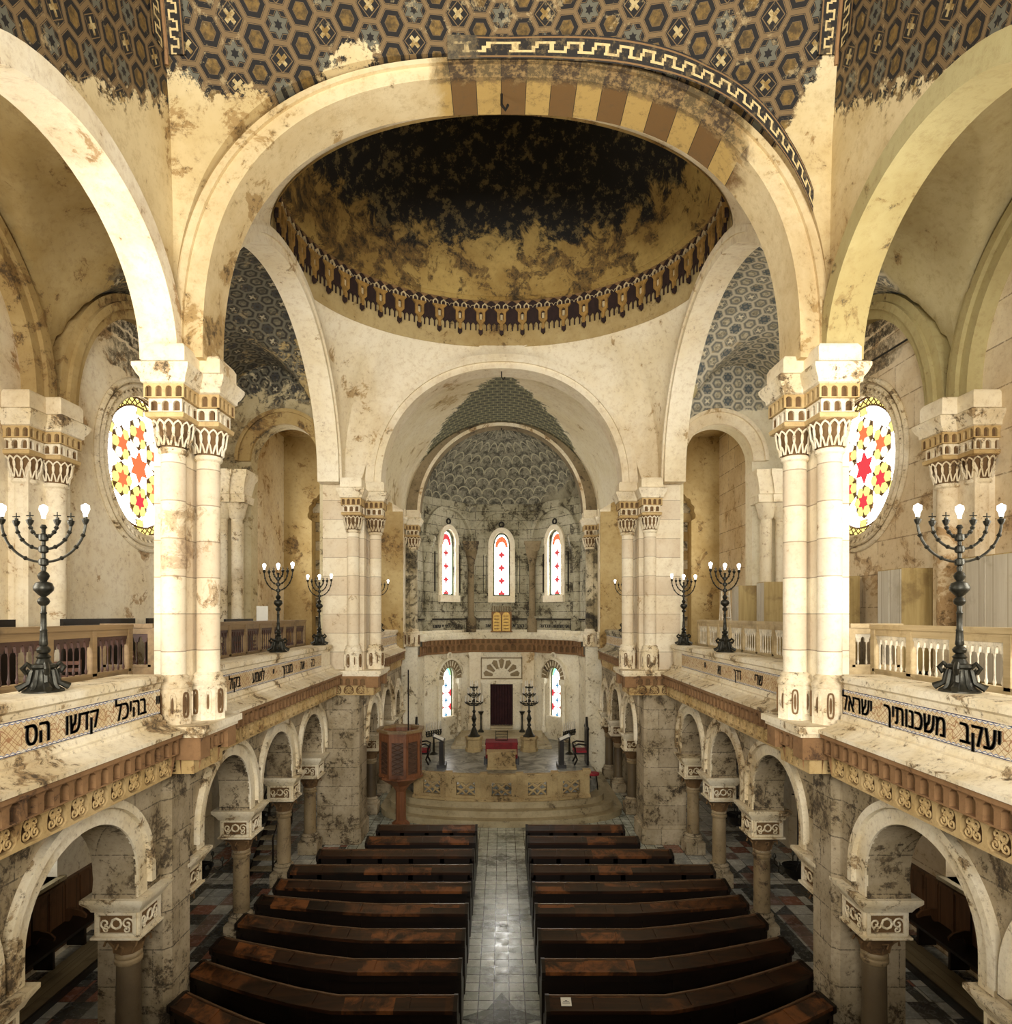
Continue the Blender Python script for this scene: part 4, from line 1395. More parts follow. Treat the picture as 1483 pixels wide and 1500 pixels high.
ordn = ['nearest', 'pier side', 'first free standing', 'second free standing', 'third free standing']
for s, nm in SIDES:
    for k, y in enumerate(COLS):
        lab = ['%s arcade column at the near edge of the picture, mostly hidden', '%s arcade column engaged on the front of the big ground pier', '%s arcade column standing just beyond the big ground pier', '%s arcade column next after the one past the big pier', '%s slim arcade column in front of the far dome pier'][k] % nm
        ground_column(s * XA, y, lab, dark=(k == 1))
    ground_column(s * XA, 10.55, '%s arcade column hidden behind the big ground pier' % nm)
    # big ground piers
    for (xa, xb, ya, yb, lab) in ((4.9, 5.95, 9.55, 10.28, 'big %s ground pier of peeling stone under the near gallery'), (4.1, 5.3, 18.6, 19.8, '%s ground pier at the near end of the chancel')):
        t = thing('ground_pier', lab % nm, 'pier', (s * (xa + xb) / 2, (ya + yb) / 2, 0))
        ch = .09
        mb = MB(); X0, X1 = xa, xb
        poly = [(X0 + ch, ya), (X1, ya), (X1, yb), (X0 + ch, yb), (X0, yb - ch), (X0, ya + ch)]
        mb.prism([(s * p[0], p[1]) for p in poly], lambda u, v, w: (u, v, w), 0, 4.4); mb.build('pier_block', M_ground, t, smooth=0)
        mb = MB(); mb.prism([(s * (p[0] - .06 * (1 if p[0] < xb else -1)), p[1] + (.06 if p[1] > (ya + yb) / 2 else -.06)) for p in poly], lambda u, v, w: (u, v, w), 0, .45); mb.build('base', M_ground, t, smooth=0)
    for y, lab in ((21.6, 'near'), (24.2, 'middle'), (26.2, 'far')):
        ground_column(s * 4.35, y, '%s arcade column of the %s chancel side' % (lab, nm), dark=True)
    mb = MB(); mb.box(s * 4.7, s * 4.9, 19.9, 27.4, 0, 5.9)
    struct(mb.build('wall_%s_chancel_aisle' % nm, M_ground, smooth=0), nm + ' wall behind the chancel arcade', 'wall')

    # arcade wall with arches
    f = side(s, XA + .3)
    aw = None
    mb = MB(); hd = MB()
    def bay(mb, hd, f, y0, y1, zt, th):
        yc = (y0 + y1) / 2; r = (y1 - y0) / 2 - .36
        hole = [(y0, 2.7), (yc - r, 2.7), (yc - r - .03, 2.95)] + arcp(yc, 3.02, r + .02, min(r, .98), PI, 0, 24) + [(yc + r + .03, 2.95), (yc + r, 2.7), (y1, 2.7)]
        mb.prism(hole + [(y1, zt), (y0, zt)], f, 0, th)
        rr = min(r, .98)
        band(hd, f, yc, 3.02, r + .02, rr, r + .24, rr + .22, th - .02, th + .03, 32, drop=.3)
        band(hd, f, yc, 3.02, r + .24, rr + .20, r + .34, rr + .30, th, th + .1, 40, tip=.16, drop=.18)
    bay(mb, hd, f, 6.45, 9.25, 4.5, .6)
    bay(mb, hd, f, 3.65, 6.45, 4.5, .6)
    bay(mb, hd, f, 10.55, 13.25, 4.5, .6); bay(mb, hd, f, 13.25, 15.85, 4.5, .6); bay(mb, hd, f, 15.85, 18.45, 4.5, .6)
    mb.fbox(f, 9.25, 10.55, 2.7, 4.5, 0, .6); mb.fbox(f, 18.45, 18.9, 2.7, 4.5, 0, .6)
    aw = struct(mb.build('wall_%s_arcade' % nm, M_ground, smooth=30), nm + ' ground arcade wall', 'wall')
    f = side(s, 4.65)
    mb = MB(); bay(mb, hd, f, 19.3, 21.6, 4.9, .6); bay(mb, hd, f, 21.6, 24.2, 4.9, .6); bay(mb, hd, f, 24.2, 26.2, 4.9, .6)
    struct(mb.build('wall_%s_chancel_arcade' % nm, M_ground, smooth=30), nm + ' chancel arcade wall', 'wall')
    struct(hd.build('trim_hood', M_carve, aw))
# ------------------------------------------------------------------ gallery parapets with inscriptions and friezes
def frieze(mb, f, u0, u1, zt=4.98, zb=4.40, w_top=.34, w_bot=.06, detail=True):
    """upper row of angular niches, lower row of scroll filled arches; slots 0 rust, 1 recess, 2 tan, 3 carved"""
    L = u1 - u0
    zm = zb + (zt - zb) * .56
    n1 = max(1, round(L / .36)); n2 = max(1, round(L / .225))
    wm = w_bot + (w_top - w_bot) * .42
    niche_row(mb, f, u0, u1, zm, zt, w_top - .06, n2, .07, 0, 1, 'hex', .6)
    du = L / n1; wb = wm - .06
    for i in range(n1):
        a = u0 + du * i; c = a + du / 2; hw = du * .41; vb = zb + .02; vt = zm - .005
        hole = [(c - hw, vb + .05)] + [(c - hw * math.cos(PI * k / 10), vt - hw * .95 + hw * .95 * math.sin(PI * k / 10)) for k in range(11)] + [(c + hw, vb + .05)] + [(c + hw * .6, vb), (c - hw * .6, vb)]
        mb.flat = True
        mb.prism([(a, zb - .01), (a, zm), (a + du, zm), (a + du, zb - .01)], f, wb, wm, [hole], 2, back=False)
        mb.flat = False
        if detail: scroll(mb, f, c, vb + .005, hw * 1.95, vt - vb - .02, wm - .02, .013, 2)
    mb.add([f(u0, zb, wb), f(u0, zm, wb), f(u1, zm, wb), f(u1, zb, wb)], [(0, 1, 2, 3)], 1)
    mb.add([f(u0, zb - .01, 0), f(u0, zb - .01, wm), f(u1, zb - .01, wm), f(u1, zb - .01, 0)], [(0, 1, 2, 3)], 0)
    for uu in (u0, u1): mb.add([f(uu, zb - .01, 0), f(uu, zb - .01, wm), f(uu, zt, w_top - .06), f(uu, zt, 0)], [(0, 1, 2, 3)], 0)
    # sloping soffit between the rows and the moulding above
    mb.add([f(u0, zm, wm), f(u1, zm, wm), f(u1, zm, w_top - .06), f(u0, zm, w_top - .06)], [(0, 1, 2, 3)], 2)
    mb.fbox(f, u0, u1, zt, zt + .05, 0, w_top + .0, 0)


def extrude(mb, f, u0, u1, prof, m=0):
    """profile (w, z) polygon swept along u"""
    n = len(prof)
    vs = [f(u0, z, w) for w, z in prof] + [f(u1, z, w) for w, z in prof]
    tris = tessellate_polygon([[Vector((w, z, 0)) for w, z in prof]])
    mb.add(vs, [(i, (i + 1) % n, (i + 1) % n + n, i + n) for i in range(n)] + [tuple(t) for t in tris] + [(c + n, b + n, a + n) for a, b, c in tris], m)


FRM = [M_rust, M_niche, M_tan, M_carve]


def parapet(label, f, u0, u1, dz=0.0, texts=(), panel=None, detail=True, mstone=None, flip=False, tsize=.36):
    t = thing('parapet', label, 'parapet', f((u0 + u1) / 2, 5.0 + dz, -.2))
    ms = mstone or M_white
    mb = MB(); extrude(mb, f, u0, u1, [(-.45, 5.0 + dz), (0, 5.0 + dz), (0, 5.56 + dz), (-.45, 5.56 + dz)]); mb.build('wall_body', ms, t)
    mb = MB(); extrude(mb, f, u0, u1, [(-.5, 5.56 + dz), (.02, 5.56 + dz), (.03, 5.62 + dz), (.07, 5.65 + dz), (.07, 5.73 + dz), (.02, 5.75 + dz), (-.5, 5.75 + dz)]); mb.build('coping', M_carve if mstone is None else ms, t)
    mb = MB(); extrude(mb, f, u0, u1, [(-.2, 5.19 + dz), (.02, 5.19 + dz), (.05, 5.15 + dz), (.05, 5.11 + dz), (.10, 5.10 + dz), (.10, 5.06 + dz), (.30, 4.98 + dz), (.36, 4.97 + dz), (.36, 4.92 + dz), (.30, 4.90 + dz), (.30, 4.86 + dz), (-.2, 4.86 + dz)]); mb.build('stepped_ledge', M_carve if mstone is None else ms, t)
    if panel:
        a, b_ = panel
        mb = MB()
        mb.grid(lambda u, v: f(a + (b_ - a) * u, 5.20 + dz + .34 * v, .012), max(1, int((b_ - a) * 6)), 1, 0, lambda u, v: ((b_ - a) * u, v))
        mb.fbox(f, a, b_, 5.20 + dz, 5.54 + dz, 0, .011)
        p = mb.build('inscription_panel', M_inscr, t, smooth=0, recalc=False)
        for s_, uc, sz in texts:
            text_mesh(heb(s_), sz, 'lettering', M_ink, (lambda u, v, w: f(uc - u if flip else uc + u, v, w)), 0, 5.375 + dz - sz * .33, .018, p, squash=.8, bold=.010)
    mb = MB(); frieze(mb, f, u0, u1, 4.86 + dz, 4.32 + dz, detail=detail); mb.build('frieze', FRM, t, smooth=30)
    return t


XP = 4.85
for s, nm in SIDES:
    f = side(s, XP)
    # seen from the nave the left wall reads with growing Y to the right, the right wall the other way round
    fl_ = (s > 0)
    if s < 0:
        near = (('הס', 6.76, .36), ('קדשו', 7.48, .36), ('בהיכל', 8.47, .36), ('יי', 9.12, .30), ('מפניו', 5.95, .36))
        farb = (('תו', 10.95, .33), ('בקול', 11.75, .33), ('לשמע', 12.9, .33), ('יי', 13.75, .26), ('מזבחך', 14.65, .33), ('את', 15.75, .33), ('בה', 16.6, .33))
    else:
        near = (('ישראל', 8.82, .36), ('משכנותיך', 7.62, .36), ('יעקב', 6.55, .36), ('אהליך', 5.62, .36))
        farb = (('קונה', 11.0, .33), ('שרי', 12.2, .33), ('דרך', 13.3, .33), ('וא', 14.4, .33), ('יי', 15.4, .33))
    parapet('%s gallery parapet before the near pier, with large black Hebrew lettering' % nm, f, 3.0, 9.18, 0, near, (3.0, 9.18), True, None, fl_)
    parapet('%s gallery parapet between the two big piers, with black Hebrew lettering' % nm, f, 10.57, 18.33, 0, farb, (10.57, 17.4), True, None, fl_)
    f = side(s, 4.15)
    parapet('%s chancel gallery parapet with frieze beyond the far pier' % nm, f, 19.97, 25.7, .25, (), (20.2, 25.6), True, M_cream if s < 0 else M_soot, fl_)
    # projecting ledges below the clustered piers
    for (xa, xb, ya, yb, lab) in ((4.22, 5.3, 9.2, 10.55, 'projecting bracketed ledge carrying the near %s clustered pier'), (3.42, 4.9, 18.35, 19.85, 'projecting bracketed ledge carrying the far %s clustered pier')):
        t = thing('pier_ledge', lab % nm, 'ledge', (s * xb, (ya + yb) / 2, 4.9))
        mb = MB(); mb.box(s * xa, s * xb, ya, yb, 4.90, 5.0); mb.box(s * (xa + .05), s * xb, ya + .05, yb - .05, 4.84, 4.90); mb.build('ledge_slab', M_carve, t, smooth=0)
        mb = MB()
        for k in range(2):
            xi, yi, yj = xa + .42, ya + .36, yb - .36
            mb.box(s * xi, s * xb, yi, yj, 4.30, 4.84, 2)
        frieze(mb, side(s, xa + .42), ya + .36, yb - .36, 4.80, 4.30)
        frieze(mb, (lambda u, v, w, s=s, yy=ya + .36: (s * u, yy - w, v)), xa + .42, xb, 4.80, 4.30)
        frieze(mb, (lambda u, v, w, s=s, yy=yb - .36: (s * u, yy + w, v)), xa + .42, xb, 4.80, 4.30)
        for q in (ya + .36, yb - .36):
            mb.box(s * (xa + .08), s * (xa + .44), q - (.30 if q < (ya + yb) / 2 else 0), q + (.0 if q < (ya + yb) / 2 else .30), 4.52, 4.84, 0)
        for q in (ya + .36, yb - .36):
            mb.box(s * (xa + .24), s * (xa + .5), q - .17, q + .17, 4.29, 4.6, 2)
        mb.build('bracket_frieze', FRM, t, smooth=30)

# ------------------------------------------------------------------ rose windows
for k, (s, nm) in enumerate(SIDES):
    f = side(s, XW)
    w = thing('window_%d' % (6 + k), '%s big round rose window with red six point stars' % nm, 'window', f(RY, RZ, -.1)); w['kind'] = 'structure'
    mb = MB(); mb.prism(arcp(RY, RZ, RR, RR, 0, 2 * PI, 64)[:-1], f, -.26, -.2); mb.build('clear_glass', M_grose, w, smooth=0)

    def star(mb, cy, cz, r, w0, w1, rot=PI / 2, inner=.58):
        mb.prism([(cy + (r if q % 2 == 0 else r * inner) * math.cos(rot + q * PI / 6), cz + (r if q % 2 == 0 else r * inner) * math.sin(rot + q * PI / 6)) for q in range(12)], f, w0, w1)
    red = MB(); org = MB(); yel = MB(); lead = MB(); rim = MB(); pal = MB()
    star(red if s > 0 else org, RY, RZ, .37, -.2, -.16)
    for q in range(6):
        a = PI / 2 + q * PI / 3
        cy, cz = RY + .82 * math.cos(a), RZ + .82 * math.sin(a)
        lead.prism([(cy + .41 * math.cos(a + j * PI / 3), cz + .41 * math.sin(a + j * PI / 3)) for j in range(6)], f, -.2, -.185)
        (star)(red if q in (3,) or (s > 0 and q in (2, 4)) else org, cy, cz, .21, -.18, -.15)
        for j in range(6):
            b_ = a + j * PI / 3 + PI / 6; hy, hz = cy + .265 * math.cos(b_), cz + .265 * math.sin(b_)
            (yel if (q + j) % 2 or q in (2, 3, 4) else pal).prism([(hy + .128 * math.cos(b_ + i * PI / 3), hz + .128 * math.sin(b_ + i * PI / 3)) for i in range(6)], f, -.18, -.155)
        # spoke to the rim
        e0, e1 = (RY + 1.26 * math.cos(a), RZ + 1.26 * math.sin(a)), (RY + 1.5 * math.cos(a), RZ + 1.5 * math.sin(a))
        n_ = (-math.sin(a) * .11, math.cos(a) * .11)
        yel.prism([(e0[0] - n_[0], e0[1] - n_[1]), (e1[0] - n_[0], e1[1] - n_[1]), (e1[0] + n_[0], e1[1] + n_[1]), (e0[0] + n_[0], e0[1] + n_[1])], f, -.18, -.15)
        for sg in (-1, 1):
            lead.tube([f(RY + .42 * math.cos(a) , RZ + .42 * math.sin(a), -.17), f(RY + 1.48 * math.cos(a + sg * .12), RZ + 1.48 * math.sin(a + sg * .12), -.17)], .012, 4)
            b_ = a + PI / 6
            lead.tube([f(RY + .86 * math.cos(a), RZ + .86 * math.sin(a), -.17), f(RY + 1.5 * math.cos(b_ - sg * .5), RZ + 1.5 * math.sin(b_ - sg * .5), -.17)], .010, 4)
    # lattice rim
    band(yel, f, RY, RZ, 1.44, 1.44, 1.62, 1.62, -.2, -.185, 64)
    for half in (0,):
        yel.add([], [])
    vs = []
    N_ = 64
    yel.add([f(RY + r * math.cos(2 * PI * i / N_), RZ + r * math.sin(2 * PI * i / N_), -.185) for i in range(N_) for r in (1.46, 1.64)], [(2 * i, 2 * i + 1, (2 * i + 3) % (2 * N_), (2 * i + 2) % (2 * N_)) for i in range(N_)])
    for i in range(44):
        a = 2 * PI * i / 44; da = 2 * PI / 44
        for sg in (-1, 1):
            lead.tube([f(RY + 1.45 * math.cos(a), RZ + 1.45 * math.sin(a), -.16), f(RY + 1.65 * math.cos(a + sg * da * 1.3), RZ + 1.65 * math.sin(a + sg * da * 1.3), -.16)], .016, 4)
    for r_, t_ in ((1.45, .022), (1.655, .03)):
        lead.tube([f(RY + r_ * math.cos(2 * PI * i / 64), RZ + r_ * math.sin(2 * PI * i / 64), -.15) for i in range(64)], t_, 6, 0, True)
    if red.V: red.build('red_star', M_gred, w, smooth=0)
    org.build('orange_star', M_gorange, w, smooth=0)
    yel.build('yellow_pane', M_gyellow, w, smooth=0)
    pal.build('pale_pane', M_gpale, w, smooth=0)
    lead.build('lead_lattice', M_lead, w)
    for r_, t_, wd in ((1.70, .07, .02), (1.86, .05, .05), (2.0, .06, .03)):
        rim.tube([f(RY + r_ * math.cos(2 * PI * i / 80), RZ + r_ * math.sin(2 * PI * i / 80), wd) for i in range(80)], t_, 8, 0, True)
    for i in range(60):
        a = 2 * PI * i / 60
        rim.tube([f(RY + 1.74 * math.cos(a), RZ + 1.74 * math.sin(a), .05), f(RY + 1.84 * math.cos(a + .05), RZ + 1.84 * math.sin(a + .05), .06)], .03, 5)
    rim.build('carved_rim', M_carve, w)

# ground floor windows in the side aisles
k = 8
for s, nm in SIDES:
    f = side(s, XW)
    for y, lab in ((11.6, 'near'), (15.2, 'far')):
        w = thing('window_%d' % k, '%s %s small square window low in the %s aisle wall' % (lab, 'ground floor', nm), 'window', f(y, 1.52, -.2)); k += 1; w['kind'] = 'structure'
        mb = MB(); mb.fbox(f, y, y + .95, 1.52, 2.5, -.5, -.45); mb.build('pane', M_gwhite, w, smooth=0)
        mb = MB()
        for a in (y, y + .44, y + .88): mb.fbox(f, a, a + .07, 1.52, 2.5, -.45, -.38)
        for z in (1.52, 2.43): mb.fbox(f, y, y + .95, z, z + .07, -.45, -.38)
        mb.build('window_frame', M_greenframe, w, smooth=0)
        mb = MB(); mb.fbox(f, y - .1, y + 1.05, 1.45, 1.52, -.4, .12); mb.build('sill', M_step, w, smooth=0)
# ------------------------------------------------------------------ chancel floor, steps, balustrade
def stepcurve(a, b, y0, n=40):
    return [(a * math.sin(-PI / 2 + PI * i / n), y0 - b * math.cos(-PI / 2 + PI * i / n) ** .8 if abs(math.cos(-PI / 2 + PI * i / n)) > 1e-6 else y0) for i in range(n + 1)]


st = thing('chancel_steps', 'three broad curved limestone steps rising to the chancel platform', 'steps', (0, 20.2, 0))
flat = lambda u, v, w: (u, v, w)
for i, (a, b, z0, z1) in enumerate(((4.05, 1.95, 0, .2), (3.75, 1.62, .2, .4), (3.45, 1.3, .4, .6))):
    mb = MB(); mb.prism(stepcurve(a, b, 22.0) + [(a, 26.4), (-a, 26.4)], flat, z0, z1); mb.build('step', M_step, st, smooth=30)
mb = MB(); mb.prism([(-2.85, 21.62), (-1.6, 21.22), (0, 21.08), (1.6, 21.22), (2.85, 21.62), (3.3, 22.4), (3.38, 26.9)] + [apt(math.radians(a), 3.4) for a in range(88, -90, -8)] + [(-3.38, 26.9), (-3.3, 22.4)], flat, .6, 1.0)
struct(mb.build('floor_chancel', M_marblefloor, smooth=0), 'veined marble chancel platform floor', 'floor')
mb = MB()
for r, z0, z1 in ((1.0, 1.0, 1.12), (.7, 1.12, 1.24), (.4, 1.24, 1.36)):
    mb.prism([(-1.75 - r * .25, 29.25), (-1.5 - r * .6, 28.0 - r), (1.5 + r * .6, 28.0 - r), (1.75 + r * .25, 29.25), (1.25, 29.45), (-1.25, 29.45)], flat, z0, z1)
tag(mb.build('ark_dais', M_step, smooth=0), 'low angular stepped dais in front of the ark', 'dais')

bt = thing('balustrade', 'curved carved limestone balustrade with five pierced panels on the chancel steps', 'balustrade', (0, 20.95, .6))
pts = [(-2.80, 21.36), (-1.72, 21.03), (-.58, 20.86), (.58, 20.86), (1.72, 21.03), (2.80, 21.36)]
for i in range(5):
    f, L = seg(pts[i], pts[i + 1], -1)
    mb = MB()
    c = L / 2; hw = L * .27; z0 = .6
    hole = [(c - hw, z0 + .17), (c - hw, z0 + .60), (c + hw, z0 + .60), (c + hw, z0 + .17)]
    mb.prism([(0, z0), (0, z0 + .80), (L, z0 + .80), (L, z0)], f, -.06, .06, [hole])
    mb.prism([(c - hw - .05, z0 + .12), (c - hw - .05, z0 + .65), (c + hw + .05, z0 + .65), (c + hw + .05, z0 + .12)], f, .05, .08, [hole])
    mb.fbox(f, 0, L, z0 + .78, z0 + .86, -.1, .1); mb.fbox(f, 0, L, z0, z0 + .08, -.1, .1)
    p = mb.build('panel', M_bima, bt)
    mb = MB()
    q = hw * .92; zc = z0 + .385; hh = .2
    for sg in (-1, 1):
        mb.tube([f(c + sg * q, zc - hh, 0), f(c - sg * q * .4, zc + hh * .5, .02 * sg), f(c - sg * q * .75, zc + hh * .95, 0), f(c - sg * q * .3, zc + hh * 1.0, 0), f(c + sg * q * .1, zc + hh * .7, 0)], .035, 6)
        mb.tube([f(c + sg * q, zc + hh * .3, 0), f(c + sg * q * .5, zc + hh * .8, 0), f(c, zc + hh * .3, .03), f(c - sg * q * .5, zc - hh * .3, 0), f(c - sg * q, zc - hh * .05, 0)], .035, 6)
        mb.tube([f(c + sg * q * .9, zc - hh * .2, 0), f(c + sg * q * .35, zc - hh * .45, .02), f(c, zc - hh, 0)], .03, 6)
    mb.build('interlace', M_bima, p)
for i, p in enumerate(pts):
    mb = MB(); mb.sq(p[0], p[1], [(.12, .6), (.12, .7), (.09, .72), (.09, 1.36), (.12, 1.4), (.13, 1.5), (.1, 1.52)])
    mb.tube([(p[0] + .05 * math.cos(k * PI / 5), p[1] - .1, 1.3 + .06 * math.sin(k * PI / 5)) for k in range(10)], .015, 5, 0, True)
    mb.build('post', M_bima, bt)

# reading table, stone desk, candelabra, thrones
t = thing('reading_table', 'low reading table under a red cloth in the middle of the chancel', 'table', (0, 24.6, 1.0))
mb = MB(); mb.box(-.62, .62, 24.25, 24.95, 1.72, 1.8); mb.build('tabletop', M_blackwood, t, smooth=0)
for sx in (-1, 1):
    for y in (24.3, 24.9):
        mb = MB(); mb.box(sx * .52, sx * .6, y - .04, y + .04, 1.0, 1.72); mb.build('leg', M_blackwood, t, smooth=0)
mb = MB(); mb.box(-.6, .6, 24.22, 24.98, 1.8, 1.815); mb.box(-.6, .6, 24.215, 24.23, 1.22, 1.81)
mb.build('red_cover', M_redcloth, t, smooth=0)
mb = MB(); mb.box(-.64, .64, 24.19, 24.21, 1.14, 1.2); mb.box(-.66, -.6, 24.16, 24.24, 1.0, 1.3); mb.box(.6, .66, 24.16, 24.24, 1.0, 1.3); mb.build('front_rail', M_blackwood, t, smooth=0)
t = thing('book_stand', 'small slatted black book rest standing on the red covered table', 'book rest', (0, 24.7, 1.815))
mb = MB()
for k in range(4): mb.tube([(-.22, 24.6 + .07 * k, 1.83 + .1 * k), (.22, 24.6 + .07 * k, 1.83 + .1 * k)], .012, 5)
for sx in (-.22, .22): mb.tube([(sx, 24.58, 1.825), (sx, 24.85, 2.15)], .014, 5); mb.tube([(sx, 24.85, 1.825), (sx, 24.85, 2.15)], .012, 5)
mb.build('slatted_rest', M_iron, t)
t = thing('stone_desk', 'carved stone desk front standing before the red covered table', 'desk', (0, 23.6, 1.0))
mb = MB(); mb.box(-.5, .5, 23.4, 23.9, 1.0, 1.55); mb.box(-.55, .55, 23.36, 23.95, 1.55, 1.62); mb.box(-.54, .54, 23.37, 23.92, 1.0, 1.07); mb.build('desk_block', M_bima, t, smooth=0)
mb = MB(); mb.tube([(.3 * math.cos(k * PI / 10), 23.395, 1.31 + .1 * math.sin(k * PI / 10)) for k in range(20)], .015, 5, 0, True)
for k in range(9): mb.tube([(-.2 + .05 * k, 23.39, 1.28), (-.19 + .05 * k, 23.39, 1.34)], .01, 4)
mb.build('carved_cartouche', M_bima, t)


def candelabrum(x, y, z, label):
    t = thing('candelabrum', label, 'candelabrum', (x, y, z), 'many armed candelabra before the ark')
    mb = MB(); mb.lathe(x, y, [(.25, z), (.25, z + .03), (.17, z + .1), (.1, z + .3), (.05, z + .4), (.09, z + .46), (.05, z + .55), (.08, z + .66), (.11, z + .74), (.08, z + .8), (.04, z + .95), (.08, z + 1.02), (.035, z + 1.1), (.03, z + 1.45), (.06, z + 1.48), (.02, z + 1.55), (.02, z + 2.15)], 12); mb.build('stem', M_bronze, t)
    for r, zz, n in ((.36, 1.38, 14), (.25, 1.72, 10), (.14, 2.0, 6)):
        mb = MB()
        mb.tube([(x + r * math.cos(k * PI / 12), y + r * math.sin(k * PI / 12), z + zz) for k in range(24)], .022, 5, 0, True)
        for k in range(n):
            a = 2 * PI * k / n; px, py = x + r * math.cos(a), y + r * math.sin(a)
            if k % 2 == 0: mb.tube([(x, y, z + zz - .12), (x + r * .6 * math.cos(a), y + r * .6 * math.sin(a), z + zz - .1), (px, py, z + zz)], .015, 4)
            mb.lathe(px, py, [(.02, z + zz), (.035, z + zz + .05)], 6)
        rg = mb.build('candle_ring', M_bronze, t)
        mb = MB()
        for k in range(n):
            a = 2 * PI * k / n; mb.lathe(x + r * math.cos(a), y + r * math.sin(a), [(.02, z + zz + .05), (.018, z + zz + .27), (.004, z + zz + .29)], 6)
        mb.build('candles', M_candle, rg)
    return t


for sx, nm in ((-1, 'left'), (1, 'right')):
    x, y = sx * 1.13, 26.6
    t = thing('pedestal', 'octagonal stone pedestal under the %s tall candelabrum' % nm, 'pedestal', (x, y, 1.0))
    mb = MB(); mb.lathe(x, y, [(.36, 1.0), (.36, 1.12), (.32, 1.16), (.32, 1.48), (.37, 1.52), (.37, 1.6)], 8); mb.build('block', M_bima, t, smooth=0)
    candelabrum(x, y, 1.6, 'tall tiered bronze candelabrum on the %s pedestal before the ark' % nm)
    # small stand beside the ark door
    t = thing('flower_stand', 'slim dark stand just %s of the ark opening' % nm, 'stand', (sx * .92, 28.9, 1.36))
    mb = MB(); mb.lathe(sx * .92, 28.9, [(.14, 1.36), (.13, 1.4), (.05, 1.5), (.03, 1.8), (.04, 2.0), (.03, 2.1), (.12, 2.25), (.13, 2.28)], 10); mb.build('stand_body', M_bronze, t)
    # throne
    x, y = sx * 2.95, 24.4
    t = thing('throne', 'black carved high backed chair with red seat on the %s of the chancel' % nm, 'chair', (x, y, 1.0))
    mb = MB(); fb = lambda u, v, w: (x + sx * (.26 - w), y + u, v)
    mb.prism([(-.34, 1.0), (-.34, 2.25), (-.28, 2.4), (-.2, 2.42), (-.1, 2.62), (0, 2.75), (.1, 2.62), (.2, 2.42), (.28, 2.4), (.34, 2.25), (.34, 1.0)], fb, -.03, .05)
    for q in (-.34, .34): mb.lathe(x + sx * .25, y + q, [(.04, 1.0), (.04, 2.3), (.06, 2.35), (.02, 2.45)], 8)
    mb.build('backrest', M_blackwood, t)
    mb = MB(); mb.box(x - .26, x + .26, y - .33, y + .33, 1.4, 1.46); mb.build('seat', M_blackwood, t, smooth=0)
    mb = MB(); mb.box(x - .24, x + .22, y - .3, y + .3, 1.46, 1.53); mb.build('cushion', M_cush, t, smooth=0)
    for q in (-.3, .3):
        mb = MB(); mb.tube([(x + sx * .2, y + q, 1.75), (x - sx * .1, y + q, 1.78), (x - sx * .24, y + q, 1.72), (x - sx * .22, y + q, 1.6), (x - sx * .2, y + q, 1.45)], .035, 6); mb.build('armrest', M_blackwood, t)
        mb = MB(); mb.tube([(x - sx * .22, y + q, 1.42), (x - sx * .14, y + q, 1.2), (x - sx * .24, y + q, 1.0)], .035, 6); mb.build('leg', M_blackwood, t)
    # lectern
    x, y = sx * 2.2, 23.9
    t = thing('lectern', 'black lectern with a white page, on the %s of the chancel' % nm, 'lectern', (x, y, 1.0))
    mb = MB(); mb.box(x - .08, x + .08, y - .28, y + .28, 1.1, 1.95); mb.box(x - .16, x + .16, y - .34, y + .34, 1.0, 1.12); mb.build('body', M_blackwood, t, smooth=0)
    mb = MB(); fr_ = lambda u, v, w: (x + sx * (u), y + v, 1.98 + u * .45 + w)
    mb.prism([(-.1, -.3), (.32, -.3), (.32, .3), (-.1, .3)], fr_, 0, .04); mb.build('desk_top', M_blackwood, t, smooth=0)
    mb = MB(); mb.prism([(-.06, -.22), (.28, -.22), (.28, .22), (-.06, .22)], fr_, .04, .05); mb.build('page', M_paper, t, smooth=0)
    # seven candles stand
    x, y = sx * 2.72, 26.0
    t = thing('candle_stand', 'dark stand of slanting row of white candles on the %s behind the lectern' % nm, 'candle stand', (x, y, 1.0))
    mb = MB(); mb.lathe(x, y, [(.2, 1.0), (.05, 1.1), (.03, 1.75)], 8)
    mb.tube([(x - .25, y - .3, 1.75), (x + .25, y + .3, 1.75)], .03, 6)
    for k in range(7):
        px, py = x + (-.25 + .5 * k / 6), y + (-.3 + .6 * k / 6); mb.lathe(px, py, [(.02, 1.75), (.05, 1.85), (.03, 1.9), (.05, 1.96)], 7)
    cs = mb.build('bracket', M_bronze, t)
    mb = MB()
    for k in range(7):
        px, py = x + (-.25 + .5 * k / 6), y + (-.3 + .6 * k / 6); mb.lathe(px, py, [(.025, 1.96), (.022, 2.26), (.004, 2.3)], 6)
    mb.build('candles', M_candle, cs)
    # red chair half hidden by the balustrade end
    x, y = sx * 3.15, 22.3
    t = thing('stool', 'small stool with red seat beside the %s end of the balustrade' % nm, 'stool', (x, y, .6))
    mb = MB(); mb.lathe(x, y, [(.2, 1.08), (.22, 1.12), (.2, 1.16)], 14); mb.build('seat', M_cush, t)
    for k in range(4):
        a = PI / 4 + k * PI / 2; mb = MB(); mb.tube([(x + .14 * math.cos(a), y + .14 * math.sin(a), 1.09), (x + .2 * math.cos(a), y + .2 * math.sin(a), .605)], .018, 5); mb.build('leg', M_iron, t)

